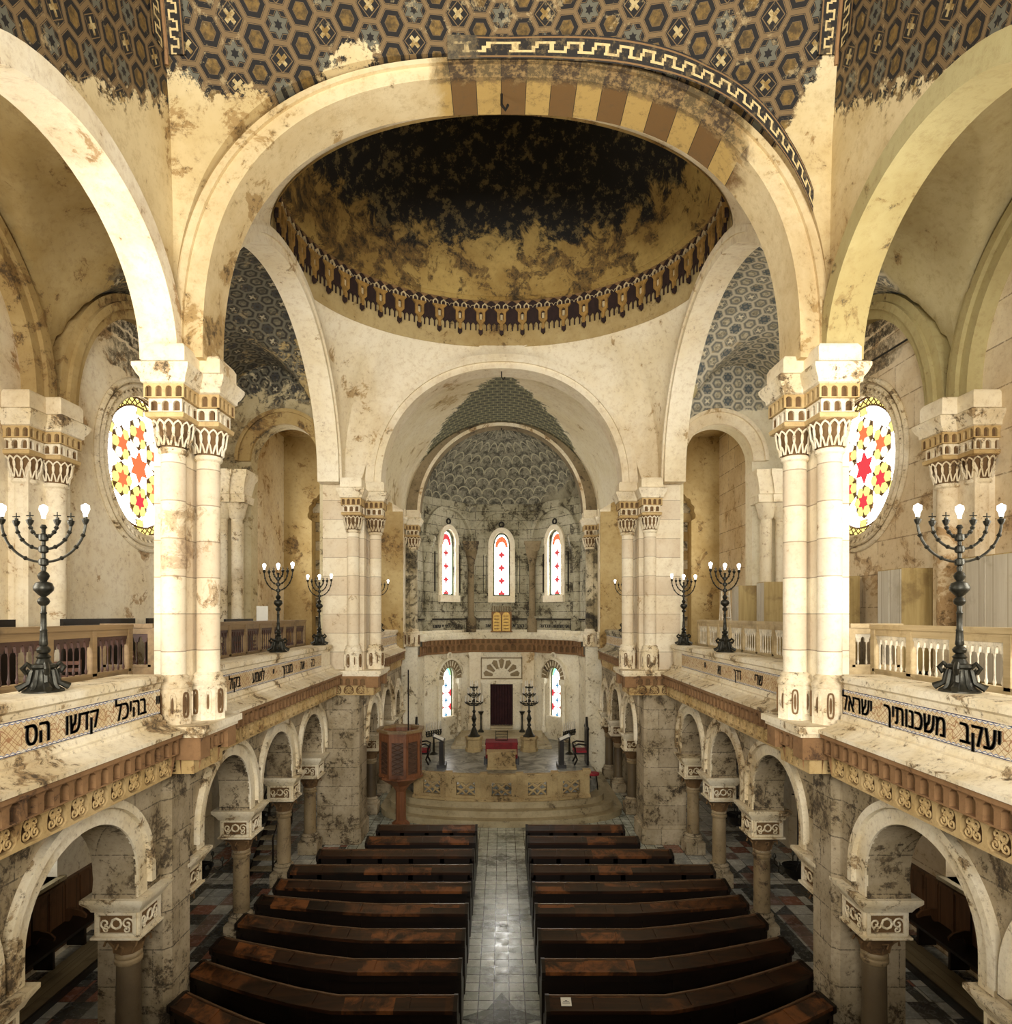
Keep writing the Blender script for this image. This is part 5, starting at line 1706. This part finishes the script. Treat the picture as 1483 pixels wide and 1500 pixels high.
# pulpit
PX, PY = -3.15, 20.25
t = thing('pulpit', 'octagonal red brown wooden pulpit with fretwork panels at the chancel edge', 'pulpit', (PX, PY, 0))
mb = MB(); mb.lathe(PX, PY, [(.28, 0), (.28, .1), (.16, .2), (.16, 1.1), (.3, 1.3), (.62, 1.5), (.7, 1.55), (.7, 1.62)], 8); mb.build('stem', M_pulpit, t, smooth=0)
mb = MB()
for k in range(8):
    a0, a1 = 2 * PI * (k + .5) / 8, 2 * PI * (k + 1.5) / 8
    f, L = seg((PX + .68 * math.cos(a0), PY + .68 * math.sin(a0)), (PX + .68 * math.cos(a1), PY + .68 * math.sin(a1)), -1)
    mb.prism([(0, 1.6), (0, 2.98), (L, 2.98), (L, 1.6)], f, -.06, 0, [[(.08, 1.72), (.08, 2.7), (L - .08, 2.7), (L - .08, 1.72)]])
    mb.fbox(f, .08, L - .08, 2.72, 2.9, 0, .02)
mb.build('panel_frame', M_pulpit, t, smooth=0)
mb = MB()
for k in range(8):
    a0, a1 = 2 * PI * (k + .5) / 8, 2 * PI * (k + 1.5) / 8
    f, L = seg((PX + .68 * math.cos(a0), PY + .68 * math.sin(a0)), (PX + .68 * math.cos(a1), PY + .68 * math.sin(a1)), -1)
    mb.fbox(f, .08, L - .08, 1.72, 2.7, -.05, -.03)
    for j in range(7):
        mb.tube([f(.08, 1.72 + .14 * j, -.02), f(L - .08, 1.72 + .14 * j + .14, -.02)], .014, 4); mb.tube([f(L - .08, 1.72 + .14 * j, -.015), f(.08, 1.72 + .14 * j + .14, -.015)], .014, 4)
mb.build('fretwork', M_pulpitd, t)
mb = MB()
for (r0, r1, z0, z1) in ((.60, .76, 2.98, 3.06),):
    vs = []
    for k in range(8):
        a = 2 * PI * (k + .5) / 8
        for r, z in ((r0, z0), (r1, z0), (r1, z1), (r0, z1)): vs.append((PX + r * math.cos(a), PY + r * math.sin(a), z))
    mb.add(vs, [(4 * k + j, 4 * k + (j + 1) % 4, 4 * ((k + 1) % 8) + (j + 1) % 4, 4 * ((k + 1) % 8) + j) for k in range(8) for j in range(4)])
mb.build('hand_rail', M_rail, t, smooth=0)
mb = MB(); mb.lathe(PX, PY, [(.64, 1.62), (.64, 1.66)], 8); mb.build('inner_floor', M_pulpit, t, smooth=0)
mb = MB(); mb.tube([(PX + .28, PY - .3, 1.67), (PX + .28, PY - .3, 4.9)], .022, 6); tag(mb.build('iron_rod', M_iron, smooth=40), 'thin black iron rod rising out of the pulpit', 'rod')

# ------------------------------------------------------------------ pews
def sweep(mb, path, nrm, prof, m=0):
    n = len(prof)
    vs = []
    for (x, y), (nx, ny) in zip(path, nrm):
        for d, z in prof: vs.append((x + nx * d, y + ny * d, z))
    k = len(path)
    fs = [(i * n + j, i * n + (j + 1) % n, (i + 1) * n + (j + 1) % n, (i + 1) * n + j) for i in range(k - 1) for j in range(n)]
    tris = tessellate_polygon([[Vector((d, z, 0)) for d, z in prof]])
    fs += [tuple(t) for t in tris] + [tuple((k - 1) * n + q for q in reversed(t)) for t in tris]
    mb.add(vs, fs, m)


def pew(s, y0, xin, xout, dy, label):
    t = thing('pew', label, 'pew', (s * xin, y0, 0), 'pews %s of the aisle' % ('left' if s < 0 else 'right'))
    xb = min(2.4, xout)
    path = [(s * xin, y0), (s * xb, y0)]
    if xout > xb + .05:
        for q in (.25, .5, .75, 1.0):
            path.append((s * (xb + (xout - xb) * q), y0 + dy * q ** 1.25))
    nrm = []
    for i in range(len(path)):
        a = Vector(path[max(i - 1, 0)]); b_ = Vector(path[min(i + 1, len(path) - 1)]); d = (b_ - a).normalized() * s
        nrm.append((d.y, -d.x))
    mb = MB(); sweep(mb, path, nrm, [(0, 1.0), (.03, 1.01), (.27, .94), (.27, .90), (0, .95)]); dt = mb.build('desk_top', M_pewtop, t, smooth=30)
    mb = MB(); sweep(mb, path, nrm, [(-.02, .97), (.01, .97), (.01, 1.025), (-.02, 1.025)]); mb.build('top_lip', M_pewlip, t, smooth=30)
    mb = MB(); sweep(mb, path, nrm, [(.18, .08), (.22, .08), (.22, .92), (.18, .93)]); bp = mb.build('back_panel', M_pew, t, smooth=30)
    mb = MB(); sweep(mb, path, nrm, [(-.32, .40), (.18, .42), (.18, .46), (-.32, .44)]); mb.build('seat', M_pew, t, smooth=30)
    # rails dividing the desk and the back into panels
    rl = MB(); rb = MB()
    tot = xout - xin; n = max(3, round(tot / .72))

    def at(q):
        X = xin + tot * q
        for i in range(len(path) - 1):
            xa, xc = abs(path[i][0]), abs(path[i + 1][0])
            if X <= xc + 1e-6:
                k = (X - xa) / (xc - xa); return Vector(path[i]).lerp(Vector(path[i + 1]), k), Vector(nrm[i]).lerp(Vector(nrm[i + 1]), k)
        return Vector(path[-1]), Vector(nrm[-1])
    for i in range(n + 1):
        p, q = at(min(max(i / n, .008), .992)); tg = Vector((q.y, -q.x))
        fm = lambda u, v, w, p=p, q=q, tg=tg: (p.x + tg.x * u + q.x * v, p.y + tg.y * u + q.y * v, w)
        a = .035
        rl.add([fm(-a, .03, 1.013), fm(a, .03, 1.013), fm(a, .272, .945), fm(-a, .272, .945), fm(-a, .03, 1.026), fm(a, .03, 1.026), fm(a, .272, .957), fm(-a, .272, .957)], [(0, 3, 2, 1), (4, 5, 6, 7), (0, 1, 5, 4), (1, 2, 6, 5), (2, 3, 7, 6), (3, 0, 4, 7)])
        rb.fbox(lambda u, v, w, fm=fm: fm(u, w, v), -.05, .05, .1, .9, .22, .245)
    sweep(rl, path, nrm, [(.235, .955), (.275, .945), (.275, .957), (.235, .967)])
    rl.build('dividing_rails', M_pewtop, dt, smooth=0)
    sweep(rb, path, nrm, [(.22, .78), (.245, .78), (.245, .9), (.22, .9)]); sweep(rb, path, nrm, [(.22, .1), (.245, .1), (.245, .25), (.22, .25)])
    rb.build('panel_frame', M_pew, bp, smooth=0)
    for i, (p, q) in enumerate(((path[0], nrm[0]), (path[-1], nrm[-1]))):
        q = Vector(q); tg = Vector((q.y, -q.x)); p = Vector(p)
        sg = .0
        fm = lambda u, v, w: (p.x + q.x * u + tg.x * w, p.y + q.y * u + tg.y * w, v)
        mb = MB(); mb.prism([(-.36, 0), (-.36, .5), (-.3, .58), (-.12, .6), (-.04, .8), (-.03, 1.03), (.03, 1.04), (.29, .96), (.29, .86), (.24, .8), (.24, 0)], fm, -.03, .03); mb.build('end_panel', M_pew, t, smooth=0)
    return t


ROWS = [(17.2, 3.25, 0, 3.2), (16.3, 3.35, 0, 3.4), (15.4, 4.3, 0.0, 4.0), (14.45, 4.66, .0, 4.66), (13.5, 4.68, .18, 4.68), (12.5, 4.74, .40, 4.74), (11.5, 4.76, .58, 4.76), (10.5, 4.82, .72, 4.82), (9.5, 4.80, .95, 4.80), (8.5, 4.66, 1.08, 4.66), (7.5, 4.66, 1.1, 4.66)]
words = ['first', 'second', 'third', 'fourth', 'fifth', 'sixth', 'seventh', 'eighth', 'ninth', 'tenth', 'eleventh']
for i, (y0, xl, dy, xr) in enumerate(ROWS):
    for s, nm in SIDES:
        xo = xl if s < 0 else xr
        pew(s, y0, .665, xo, dy, 'dark wooden pew %s of the aisle, %s row from the chancel steps' % (nm, words[i]))
t = thing('notice_card', 'small white card lying on the desk of a dark pew near the aisle', 'card', (.92, 9.36, .98))
mb = MB(); fc = lambda u, v, w: (.86 + u, 9.46 - v, .998 - (v + .04) * .285 + .022 + w)
mb.prism([(0, 0), (.15, 0), (.15, .14), (0, .14)], fc, 0, .006); mb.build('card', M_paper, t, smooth=0)
mb = MB()
for k, (a, b_) in enumerate(((.06, .09), (.03, .12), (.02, .13))): mb.prism([(a, .05 + .02 * k), (b_, .05 + .02 * k), (b_, .058 + .02 * k), (a, .058 + .02 * k)], fc, .006, .007)
mb.build('print_lines', M_ink, t, smooth=0)
# ------------------------------------------------------------------ menorahs
def menorah(x, y, z, H, label, rot=0.0, bulbs=(0, 3, 6)):
    """seven armed electric candlestick, arms in a plane along the wall"""
    t = thing('menorah', label, 'menorah', (x, y, z), 'menorahs standing on the gallery parapets')
    t.rotation_euler = (0, 0, rot)
    k = H / 2.0
    P = lambda u, v, w: (u * k, w * k, v * k)
    def loc(mb, name, mat, par):
        o = MB(); o.V, o.F, o.M, o.U = mb.V, mb.F, mb.M, mb.U
        me = o.build(name, mat); me.parent = par; return me
    mb = MB()
    for i in range(4):
        pass
    mb.lathe(0, 0, [(q * k, zz * k) for q, zz in ((.20, 0), (.20, .015), (.15, .05), (.115, .12), (.10, .2), (.105, .25), (.13, .27), (.12, .30), (.08, .31), (.06, .36), (.075, .38), (.06, .39), (.045, .41), (.03, .42))], 4 * 4)
    for i in range(4):
        a = PI / 4 + i * PI / 2; ca, sa = math.cos(a), math.sin(a)
        mb.tube([(ca * .10 * k, sa * .10 * k, .26 * k), (ca * .15 * k, sa * .15 * k, .31 * k), (ca * .19 * k, sa * .19 * k, .26 * k), (ca * .16 * k, sa * .16 * k, .21 * k), (ca * .13 * k, sa * .13 * k, .24 * k)], .028 * k, 6)
        mb.tube([(ca * .11 * k, sa * .11 * k, .24 * k), (ca * .14 * k, sa * .14 * k, .10 * k), (ca * .24 * k, sa * .24 * k, .042 * k)], [.03 * k, .03 * k, .04 * k], 6)
        a += PI / 4
        mb.tube([(math.cos(a) * .1 * k, math.sin(a) * .1 * k, .24 * k), (math.cos(a) * .13 * k, math.sin(a) * .13 * k, .08 * k), (math.cos(a) * .17 * k, math.sin(a) * .17 * k, .024 * k)], .022 * k, 5)
    loc(mb, 'base', M_bronze, t)
    mb = MB()
    mb.lathe(0, 0, [(q * k, zz * k) for q, zz in ((.03, .41), (.062, .43), (.07, .46), (.05, .49), (.035, .50), (.045, .52), (.04, .56), (.034, .66), (.038, .67), (.03, .69), (.028, .85), (.035, .86), (.026, .88), (.026, .94), (.05, .96), (.062, .99), (.05, 1.02), (.025, 1.04), (.05, 1.06), (.095, 1.11), (.10, 1.14), (.08, 1.19), (.03, 1.21), (.05, 1.24), (.06, 1.27), (.045, 1.30), (.022, 1.32), (.03, 1.36), (.02, 1.38), (.02, 1.78), (.035, 1.80), (.02, 1.83))], 14)
    for zz in (1.42, 1.56, 1.69):
        mb.lathe(0, 0, [(.02 * k, (zz - .045) * k), (.045 * k, (zz - .03) * k), (.05 * k, zz * k), (.045 * k, (zz + .03) * k), (.02 * k, (zz + .045) * k)], 10)
    loc(mb, 'stem', M_bronze, t)
    tips = []
    for j, (r, zc, ht) in enumerate(((.46, 1.42, .44), (.30, 1.56, .28), (.15, 1.69, .16))):
        for sg in (-1, 1):
            mb = MB()
            pts = [P(sg * r * math.sin(PI / 2 * q / 14), zc + ht * (1 - math.cos(PI / 2 * q / 14)), 0) for q in range(15)]
            mb.tube(pts, .014 * k, 6)
            for q in (4, 8, 11):
                c = pts[q]; mb.lathe(c[0], c[1], [(.012 * k, c[2] - .022 * k), (.027 * k, c[2]), (.012 * k, c[2] + .022 * k)], 7)
            e = pts[-1]
            mb.lathe(e[0], e[1], [(.014 * k, e[2] - .03 * k), (.03 * k, e[2]), (.04 * k, e[2] + .03 * k), (.02 * k, e[2] + .04 * k), (.02 * k, e[2] + .06 * k)], 8)
            if j > 0:
                mb.tube([(e[0], e[1], e[2] + .05 * k), (e[0], e[1], e[2] + .12 * k)], .007 * k, 4); mb.tube([(e[0] - .04 * k, e[1], e[2] + .08 * k), (e[0] + .04 * k, e[1], e[2] + .08 * k)], .006 * k, 4)
            arm = loc(mb, 'arm', M_bronze, t)
            if j == 0: tips.append((e, arm))
    tips.append(((0, 0, 1.85 * k), t))
    for e, par in tips:
        b_ = MB(); z0 = e[2] + .05 * k
        b_.lathe(e[0], e[1], [(.018 * k, z0), (.022 * k, z0 + .04 * k), (.042 * k, z0 + .09 * k), (.04 * k, z0 + .13 * k), (.001, z0 + .155 * k)], 10)
        loc(b_, 'bulb', M_lens, par)
    return t


for s, nm in SIDES:
    menorah(s * 5.03, 7.12, 5.754, 2.0, 'big seven armed bronze menorah on the near %s parapet' % nm, .0)
    menorah(s * 5.03, 14.6, 5.754, 1.95, 'bronze menorah midway along the %s parapet between the piers' % nm, .5 * s)
    menorah(s * 5.03, 17.9, 5.754, 1.9, 'bronze menorah at the far end of the %s parapet between the piers' % nm, .5 * s)
    menorah(s * 4.3, 22.6, 6.004, 1.75, 'small looking menorah on the %s chancel parapet' % nm, .4 * s)

# ------------------------------------------------------------------ gallery wooden balustrades
def rail_run(name, label, f, u0, u1, n, mw, ms, closed_ends=True):
    t = thing('gallery_railing', label, 'railing', f((u0 + u1) / 2, 5.0, 0))
    mb = MB(); mb.fbox(f, u0 - .04, u1 + .04, 6.38, 6.45, -.07, .07); mb.fbox(f, u0, u1, 6.28, 6.38, -.035, .035); mb.build('top_rail', mw, t, smooth=0)
    mb = MB(); mb.fbox(f, u0, u1, 5.52, 5.74, -.035, .035); mb.fbox(f, u0, u1, 5.74, 5.78, -.05, .05); mb.fbox(f, u0, u1, 5.50, 5.54, -.05, .05); mb.build('lower_panel', mw, t, smooth=0)
    mb = MB(); mb.fbox(f, u0, u1, 5.0, 5.52, -.03, .03); mb.build('plinth', M_plinth if ms is M_spinR else mw, t, smooth=0)
    for i in range(n + 1):
        u = u0 + (u1 - u0) * i / n
        mb = MB(); mb.fbox(f, u - .05, u + .05, 5.5, 6.38, -.05, .05); mb.build('post', mw, t, smooth=0)
    for i in range(n):
        a = u0 + (u1 - u0) * i / n + .05; b_ = u0 + (u1 - u0) * (i + 1) / n - .05
        mb = MB(); k = max(4, round((b_ - a) / .13)); du = (b_ - a) / k
        for j in range(k):
            c = a + du * (j + .5)
            p = f(c, 0, 0)
            mb.lathe(p[0], p[1], [(.012, 5.78), (.022, 5.82), (.012, 5.86), (.009, 5.92), (.009, 6.1), (.014, 6.12), (.018, 6.15), (.014, 6.18), (.02, 6.2), (.02, 6.23)], 6)
            mb.prism([(c - du / 2, 6.28), (c - du / 2, 6.24), (c - du * .32, 6.22), (c - .03, 6.15), (c + .03, 6.15), (c + du * .32, 6.22), (c + du / 2, 6.24), (c + du / 2, 6.28)], f, -.018, .018)
        mb.build('baluster_screen', ms, t, smooth=40)
    return t


for s, nm in SIDES:
    mw, ms = (M_rail, M_spinL) if s < 0 else (M_railR, M_spinR)
    tone = 'brown' if s < 0 else 'pale'
    rail_run('a', '%s wooden railing with arched balusters behind the near %s menorah' % (tone, nm), side(s, 5.68), 4.6, 9.85, 6, mw, ms)
    fx = (lambda u, v, w, s=s: (s * u, 10.62 + w, v))
    rail_run('b', 'short %s wooden railing return turned across the %s gallery' % (tone, nm), fx, 5.72, 6.5, 1, mw, ms)
    rail_run('c', 'long %s wooden railing behind the %s parapet between the piers' % (tone, nm), side(s, 5.62), 10.78, 18.4, 9, mw, ms)

# ------------------------------------------------------------------ things standing on the galleries
def gbench(x, y0, y1, label, top=6.52):
    t = thing('bench', label, 'bench', (x, (y0 + y1) / 2, 5.0), 'dark benches in the left gallery')
    mb = MB(); mb.box(x - .03, x + .03, y0, y1, 5.45, top); mb.build('backrest', M_pew, t, smooth=0)
    mb = MB(); mb.box(x + .03, x + .48, y0, y1, 5.42, 5.47); mb.build('seat', M_pew, t, smooth=0)
    for y in (y0 + .05, (y0 + y1) / 2, y1 - .05):
        mb = MB(); mb.box(x - .03, x + .45, y - .03, y + .03, 5.0, 5.42); mb.build('leg', M_pew, t, smooth=0)


gbench(-7.6, 7.9, 10.1, 'dark long backed bench at the edge of the picture behind left railing')
gbench(-7.6, 11.2, 13.4, 'dark long backed bench beside the big menorah behind left railing')
gbench(-7.6, 13.9, 16.2, 'dark long backed bench left of the near left pier, under the rose window')
gbench(-7.0, 16.4, 18.2, 'dark long backed bench under the left gallery cross wall arch', 6.48)


def chair(x, y, rz, label):
    t = thing('folding_chair', label, 'chair', (0, 0, 0), 'folding chairs stored in the left gallery')
    m = plain.cache if hasattr(plain, 'cache') else plain('red brown chair wood', (.13, .05, .025), .5)
    plain.cache = m
    mb = MB(); mb.box(-.22, .22, -.2, .22, .43, .46); mb.build('seat', m, t, smooth=0)
    mb = MB()
    for z in (.68, .78, .88): mb.box(-.2, .2, .235, .26, z, z + .05)
    mb.build('backrest', m, t, smooth=0)
    for sx in (-.21, .21):
        mb = MB(); mb.tube([(sx, -.22, 0), (sx, .2, .55), (sx, .26, .95)], .018, 5); mb.build('back_leg', m, t)
        mb = MB(); mb.tube([(sx * .9, .28, 0), (sx * .9, -.18, .44)], .018, 5); mb.build('front_leg', m, t)
    t.location = (x, y, 5.0); t.rotation_euler = (0, 0, rz)
    return t


c0 = chair(-6.15, 9.0, .4, 'red brown folding chair left of the turned end of the brown railing')
for x, y, rz, lab in ((-6.3, 11.5, 1.9, 'first'), (-6.25, 12.4, 1.5, 'second'), (-6.2, 13.3, 1.7, 'third'), (-6.25, 14.2, 1.4, 'fourth'), (-6.2, 15.1, 1.8, 'fifth'), (-6.25, 16.0, 1.6, 'sixth'), (-6.2, 16.9, 1.5, 'seventh')):
    dup(c0, (x, y, 5.0), 'red brown folding chair, %s from the near end behind the long brown railing' % lab, rz)
t = thing('notice_board', 'white notice board on a thin post above the left railing', 'board', (-6.35, 17.2, 5))
mb = MB(); mb.box(-6.5, -6.2, 17.19, 17.22, 6.3, 6.82); mb.build('board', M_paper, t, smooth=0)
mb = MB(); mb.box(-6.36, -6.34, 17.22, 17.25, 5.0, 6.7); mb.box(-6.5, -6.2, 17.15, 17.35, 5.0, 5.03); mb.build('post', M_iron, t, smooth=0)


def cabinet(x0, x1, y0, y1, top, label):
    t = thing('cabinet', label, 'cabinet', ((x0 + x1) / 2, (y0 + y1) / 2, 5.0), 'tall boarded cabinets in the right gallery')
    mb = MB(); mb.box(x0, x1, y0, y1, 5.5, top); mb.build('body', M_cab, t, smooth=0)
    mb = MB(); mb.box(x0 - .012, x0, y0 + .02, y1 - .02, 5.52, top - .02); mb.box(x0 - .02, x0 - .012, (y0 + y1) / 2 - .006, (y0 + y1) / 2 + .006, 5.52, top - .02); d = mb.build('door', M_cab2, t, smooth=0)
    mb = MB(); mb.box(x0 - .04, x0 - .012, (y0 + y1) / 2 - .1, (y0 + y1) / 2 - .08, 6.0, 6.12); mb.build('handle', M_iron, d, smooth=0)
    mb = MB(); mb.box(x0 + .02, x1, y0 + .02, y1, 5.0, 5.5); mb.build('plinth', M_dark, t, smooth=0)


cabinet(7.75, 8.5, 9.8, 10.95, 7.55, 'tall boarded yellow cabinet behind the big right menorah')
cabinet(7.75, 8.55, 12.55, 13.35, 7.5, 'tall boarded cabinet between the near right pier and big menorah')
cabinet(7.75, 8.4, 15.2, 15.9, 7.5, 'boarded cabinet just showing beside the near right pier shaft')
cabinet(6.85, 7.6, 16.9, 17.4, 7.45, 'boarded cabinet left of the near right pier, behind the pale railing')
cabinet(6.55, 7.2, 17.9, 18.4, 7.4, 'lowest boarded cabinet next to the stepladder in the right gallery')
t = thing('stepladder', 'white folding stepladder beside the cabinets behind the pale railing', 'ladder', (6.25, 18.1, 5))
mb = MB()
for sx in (6.1, 6.4): mb.tube([(sx, 17.85, 5), (6.25 + (sx - 6.25) * .7, 18.1, 7.25)], .022, 5); mb.tube([(sx, 18.4, 5), (6.25 + (sx - 6.25) * .7, 18.12, 7.25)], .018, 5)
for k in range(7): mb.box(6.13, 6.37, 17.87 + .03 * k, 17.95 + .03 * k, 5.3 + .3 * k, 5.33 + .3 * k)
mb.build('ladder_frame', M_spinR, t)
mb = MB(); mb.tube([(8.52, 13.0, 12.35), (8.3, 15.3, 12.3)], .022, 6); mb.tube([(8.6, 13.0, 12.35), (8.48, 13.0, 12.35)], .05, 8); tag(mb.build('tie_rod', M_iron), 'thin iron tie rod slanting across the wall above the right rose window', 'rod')

# ------------------------------------------------------------------ ground aisles: benches, platforms, lamps, stairs
for s, nm in SIDES:
    t = thing('plank_platform', 'low plank platform along the %s aisle wall' % nm, 'platform', (s * 8.0, 11.8, 0))
    mb = MB(); mb.box(s * 7.6, s * 8.18, 9.7, 13.9, 0, .14); mb.build('planking', M_plank, t, smooth=0)
    mb = MB(); mb.box(s * 7.56, s * 7.6, 9.7, 13.9, 0, .13); mb.build('edge_board', M_pew, t, smooth=0)
    x0 = s * 8.58
    t = thing('wall_bench', 'long wooden wall bench with arm dividers against the %s aisle wall' % nm, 'bench', (s * 8.4, 12, .14))
    fbn = side(s, 8.6)
    mb = MB(); mb.fbox(fbn, 10.0, 13.6, .14, 1.34, .01, .06); mb.fbox(fbn, 10.0, 13.6, 1.34, 1.40, .0, .1)
    for k in range(9): mb.fbox(fbn, 10.0 + .45 * k - .03, 10.0 + .45 * k + .03, .2, 1.34, .06, .085)
    mb.build('backrest', M_bench, t, smooth=0)
    mb = MB(); mb.fbox(fbn, 10.0, 13.6, .55, .60, .06, .55); mb.build('seat', M_pew, t, smooth=0)
    for k in range(5):
        y = 10.0 + .9 * k
        mb = MB(); mb.prism([(.07, .6), (.07, .84), (.18, .85), (.38, .80), (.47, .72), (.46, .66), (.36, .7), (.2, .72), (.14, .6)], (lambda u, v, w, y=y: fbn(y + w, v, u)), -.025, .025); mb.build('arm_divider', M_bench, t, smooth=0)
        mb = MB(); mb.fbox(fbn, y - .03, y + .03, .14, .55, .1, .45); mb.build('leg', M_pew, t, smooth=0)
    # dark door leaf by the bench end
    dk = thing('door_%d' % (1 if s < 0 else 2), 'dark wooden door leaf at the end of the %s wall bench' % nm, 'door', (s * 8.2, 14.3, 0)); dk['kind'] = 'structure'
    mb = MB(); mb.box(s * 7.85, s * 8.2, 13.62, 13.68, 0.14, 3.6); mb.build('leaf', M_curtain, dk, smooth=0)
    for (x, y, z, lab) in (((-6.0 if s < 0 else 5.85), 12.8, 1.55, 'near'), ((-6.05 if s < 0 else 5.85), 16.1, 1.55, 'far')):
        X, Y, Zb = x, y, z
        t = thing('hanging_lamp', '%s black hanging bowl lamp on a long rod in the %s aisle' % (lab, nm), 'lamp', (X, Y, Zb))
        mb = MB(); mb.tube([(X, Y, Zb + .1), (X, Y, 4.82)], .014, 6); mb.lathe(X, Y, [(.014, Zb + 1.3), (.03, Zb + 1.35), (.05, Zb + 1.45), (.09, Zb + 1.55), (.03, Zb + 1.5)], 8)
        for k in range(4):
            a = k * PI / 2; mb.tube([(X, Y, Zb + 1.42), (X + .06 * math.cos(a), Y + .06 * math.sin(a), Zb + 1.5), (X + .12 * math.cos(a), Y + .12 * math.sin(a), Zb + 1.5)], .014, 4)
        mb.build('rod', M_iron, t)
        mb = MB(); mb.lathe(X, Y, [(.03, Zb - .2), (.12, Zb - .17), (.22, Zb - .08), (.28, Zb + .05), (.30, Zb + .08), (.27, Zb + .05), (.2, Zb - .06), (.001, Zb - .14)], 20)
        for k in range(6):
            a = k * PI / 3; mb.tube([(X, Y, Zb + .1), (X + .27 * math.cos(a), Y + .27 * math.sin(a), Zb + .06)], .008, 4)
        mb.build('bowl', M_iron, t)
        for k in range(6):
            a = k * PI / 3 + .3; ca, sa = math.cos(a), math.sin(a)
            mb = MB(); mb.tube([(X + ca * .29, Y + sa * .29, Zb + .03), (X + ca * .38, Y + sa * .38, Zb - .04), (X + ca * .46, Y + sa * .46, Zb + .02), (X + ca * .45, Y + sa * .45, Zb + .12)], .011, 5)
            mb.lathe(X + ca * .45, Y + sa * .45, [(.012, Zb + .12), (.04, Zb + .15), (.03, Zb + .19), (.012, Zb + .22)], 7); mb.build('arm', M_bronze, t)
t = thing('pulpit_stair', 'small wooden stair with handrail in the left aisle behind the columns', 'stair', (-6.0, 16.8, 0))
for k in range(6):
    mb = MB(); mb.box(-6.35, -5.75, 16.3 + .24 * k, 16.56 + .24 * k, .18 * (k + 1) - .04, .18 * (k + 1)); mb.build('tread', M_plank, t, smooth=0)
for x in (-6.35, -5.75):
    mb = MB(); mb.tube([(x, 16.3, 0), (x, 16.3, .95)], .025, 5); mb.tube([(x, 16.3, .95), (x, 17.75, 2.0)], .025, 5); mb.tube([(x, 17.75, .9), (x, 17.75, 2.0)], .025, 5)
    mb.prism([(16.3, 0), (16.3, .16), (17.75, 1.1), (17.75, .9), (16.5, 0)], lambda u, v, w: (x + w, u, v), -.02, .02); mb.build('handrail', M_pew, t)

# unseen rear wall, added and raised to keep low light off the hall
mb = MB(); mb.box(-9.2, 9.2, .3, .6, 0, 5.95); struct(mb.build('wall_light_block', M_ground, smooth=0), 'unseen rear wall added to block low light', 'wall')
